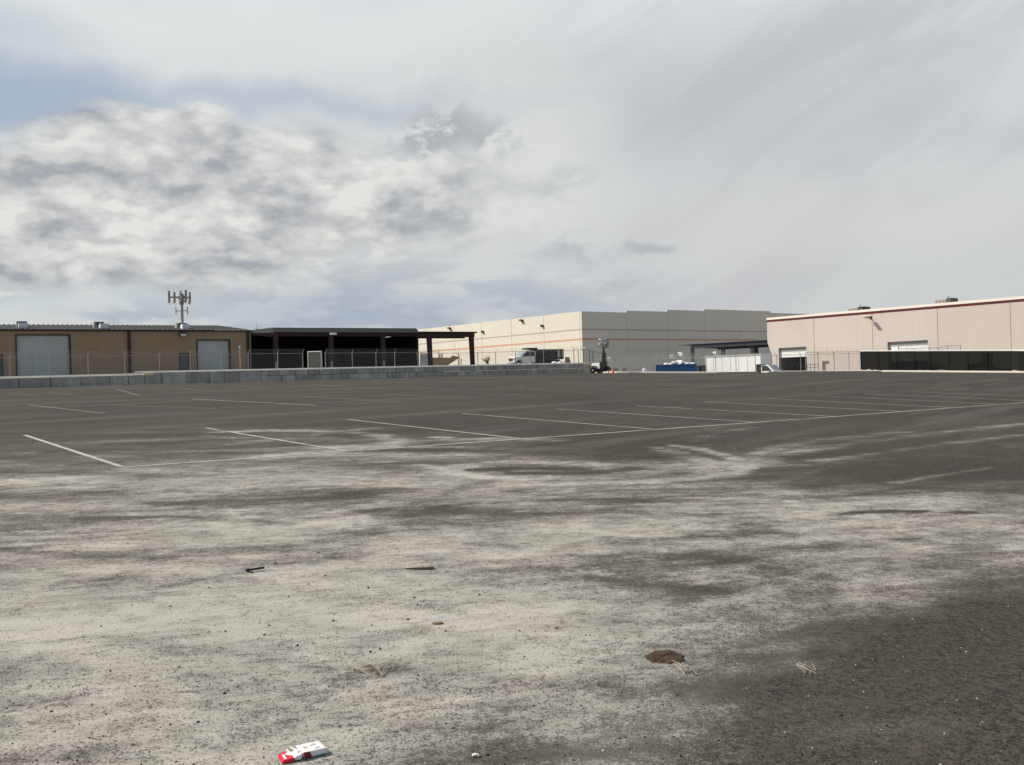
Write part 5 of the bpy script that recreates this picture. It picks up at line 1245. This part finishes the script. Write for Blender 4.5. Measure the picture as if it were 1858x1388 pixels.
flat('printed_mark', M_ink, [(-.024, .038), (-.018, .038), (-.013, .004), (-.016, .004)], zi_f)
flat('printed_mark', M_ink, [(-.026, -.030), (-.021, -.028), (-.017, -.016), (-.020, -.014)], zi_f)
flat('printed_mark', M_ink, [(-.017, -.034), (-.014, -.034), (-.0125, -.022), (-.0155, -.022)], zi_f)

def litter(name, label, cat, px, py, mb, mt, rz=0.0, smooth=None, group=None):
    o = mb.build(name, mt, smooth=smooth); o.location = G(px, py) + LN * .002; o.rotation_euler = lot_rot(rz); return tag(o, label, cat, group)
q = MB(); q.path([(0, 0, .012), (.05, .012, .016), (.105, .03, .020)], .0075, 6); q.path([(.012, 0, .01), (.03, -.04, .006)], .006, 5); q.blob((0, 0, .012), .015, 5, (1.2, 1, .8))
litter('broken_stick', 'short black forked stick on the dusty ground', 'stick', 450, 1038, q, M_blackm, .15)
q = MB(); q.hexa([(-.07, -.02, 0), (.06, -.022, 0), (.07, .02, 0), (-.05, .022, 0), (-.068, -.018, .012), (.06, -.02, .018), (.066, .018, .014), (-.05, .02, .010)]); q.hexa([(-.13, -.004, 0), (-.06, -.008, 0), (-.06, .008, 0), (-.13, .003, 0), (-.13, -.003, .006), (-.06, -.006, .012), (-.06, .006, .012), (-.13, .002, .006)])
litter('wood_splinter', 'flat brown wood splinter on the dusty ground', 'splinter', 769, 1033, q, mat('weathered_wood', (.13, .10, .07, 1), .85, 0, .25, 30), .0)
q = MB(); q.blob((0, 0, .003), .022, 8, (1.6, .8, .35)); litter('leaf_scrap', 'small dark brown leaf scrap right of the dark smear', 'leaf', 795, 1132, q, M_twig, .3)
q = MB(); q.blob((0, 0, .004), .010, 9, (1.5, .9, .7)); q.blob((.009, -.007, .003), .006, 10); litter('white_pebble', 'white pebble at the bottom edge right of the packet', 'pebble', 863, 1373, q, mat('pale_stone', (.6, .58, .54, 1), .8, 0, .2, 60), .3, 50)
# damp brown dirt patch
a0 = G(1173, 1188); a1 = G(1242, 1197); cen = (a0 + a1) / 2; rx = (a1 - a0).length / 2; ry = (G(1208, 1183.5) - G(1208, 1208)).length / 2
q = MB(); rr = random.Random(12); n = 60; rim = []
phs = [rr.uniform(0, 6.28) for _ in range(6)]
rings = [(0, .010), (.3, .012), (.55, .010), (.75, .008), (.9, .005), (1.0, -.001)]
vid = []
for k, (f, h) in enumerate(rings):
    row = []
    for i in range(n):
        a = 2 * math.pi * i / n; w_ = 1 + .07 * math.sin(3 * a + phs[0]) + .05 * math.sin(7 * a + phs[1]) + .04 * math.sin(13 * a + phs[2]) + rr.uniform(-.03, .03)
        q.v.append((rx * f * w_ * math.cos(a), ry * f * w_ * math.sin(a) , h + rr.uniform(-.003, .003) * (f < .95))); row.append(len(q.v) - 1)
    vid.append(row)
for k in range(len(rings) - 1):
    for i in range(n): j = (i + 1) % n; q.f.append((vid[k][i], vid[k][j], vid[k + 1][j], vid[k + 1][i])); q.mi.append(0)
o_ = q.build('dirt_patch', mat('damp_brown_dirt', (.060, .040, .026, 1), .95, 0, .45, 60, bump=.004, bscale=120), fix=False); o_.location = cen + LN * .001; o_.rotation_euler = lot_rot(R(-16)); tag(o_, 'dark brown dirt patch with a ragged oval edge on the dusty ground', 'dirt')
def straw(px, py, n, lab, seed, spread=.07, L=.12):
    q = MB(); rr = random.Random(seed)
    for k in range(n):
        a = rr.uniform(.8, 2.4); l_ = rr.uniform(.4, 1) * L; x0, y0 = rr.uniform(-spread, spread), rr.uniform(-spread, spread); e = Vector((math.cos(a) * l_, math.sin(a) * l_, rr.uniform(.004, .03)))
        q.path([(x0, y0, .004), (x0 + e.x * .5 + rr.uniform(-.008, .008), y0 + e.y * .5, e.z * .6 + .006), (x0 + e.x, y0 + e.y, e.z)], .0012, 4)
    litter('dry_grass', lab, 'dry grass', px, py, q, M_straw, 0)
straw(1257, 1222, 11, 'flattened pale dry grass beside the brown dirt patch', 1, .05, .14)
straw(690, 1230, 9, 'few pale straws lying left of the middle foreground', 2, .03, .22)
straw(1470, 1222, 8, 'pale straws on the darker asphalt near the bottom corner', 4, .04, .12)
# loose grit
gt_ = MB()
def stone(px, py, r, mi):
    c = G(px, py); b_ = len(gt_.v); rr = random.Random(int(px * 31 + py * 17))
    for dx_, dy_, dz_ in ((1, 0, 0), (0, 1, 0), (-1, 0, 0), (0, -1, 0), (0, 0, .8), (0, 0, -.3)):
        k = r * rr.uniform(.7, 1.3); gt_.v.append((c.x + dx_ * k, c.y + dy_ * k, c.z + dz_ * k + .001))
    for f in ((0, 1, 4), (1, 2, 4), (2, 3, 4), (3, 0, 4), (1, 0, 5), (2, 1, 5), (3, 2, 5), (0, 3, 5)): gt_.f.append(tuple(b_ + i for i in f)); gt_.mi.append(mi)
for k in range(1500):
    px, py = rng.uniform(-20, 1880), 930 + 480 * rng.random() ** .8
    stone(px, py, rng.uniform(.0015, .0055) * (1.0 if rng.random() < .9 else 1.5), 0 if rng.random() < .80 else 1)
for px, py in ((590, 1045), (668, 1067), (560, 1060), (740, 1124), (605, 1127), (488, 1135), (480, 1152), (690, 1178), (672, 1183), (540, 1172), (870, 1080), (752, 1085), (990, 1060), (1010, 1140), (310, 1100), (500, 1022), (578, 1003)): stone(px, py, .010, 0)
tag(gt_.build('grit', [mat('black_grit', (.012, .011, .010, 1), .9), mat('pale_grit', (.42, .41, .36, 1), .85)], fix=False), kind='stuff')
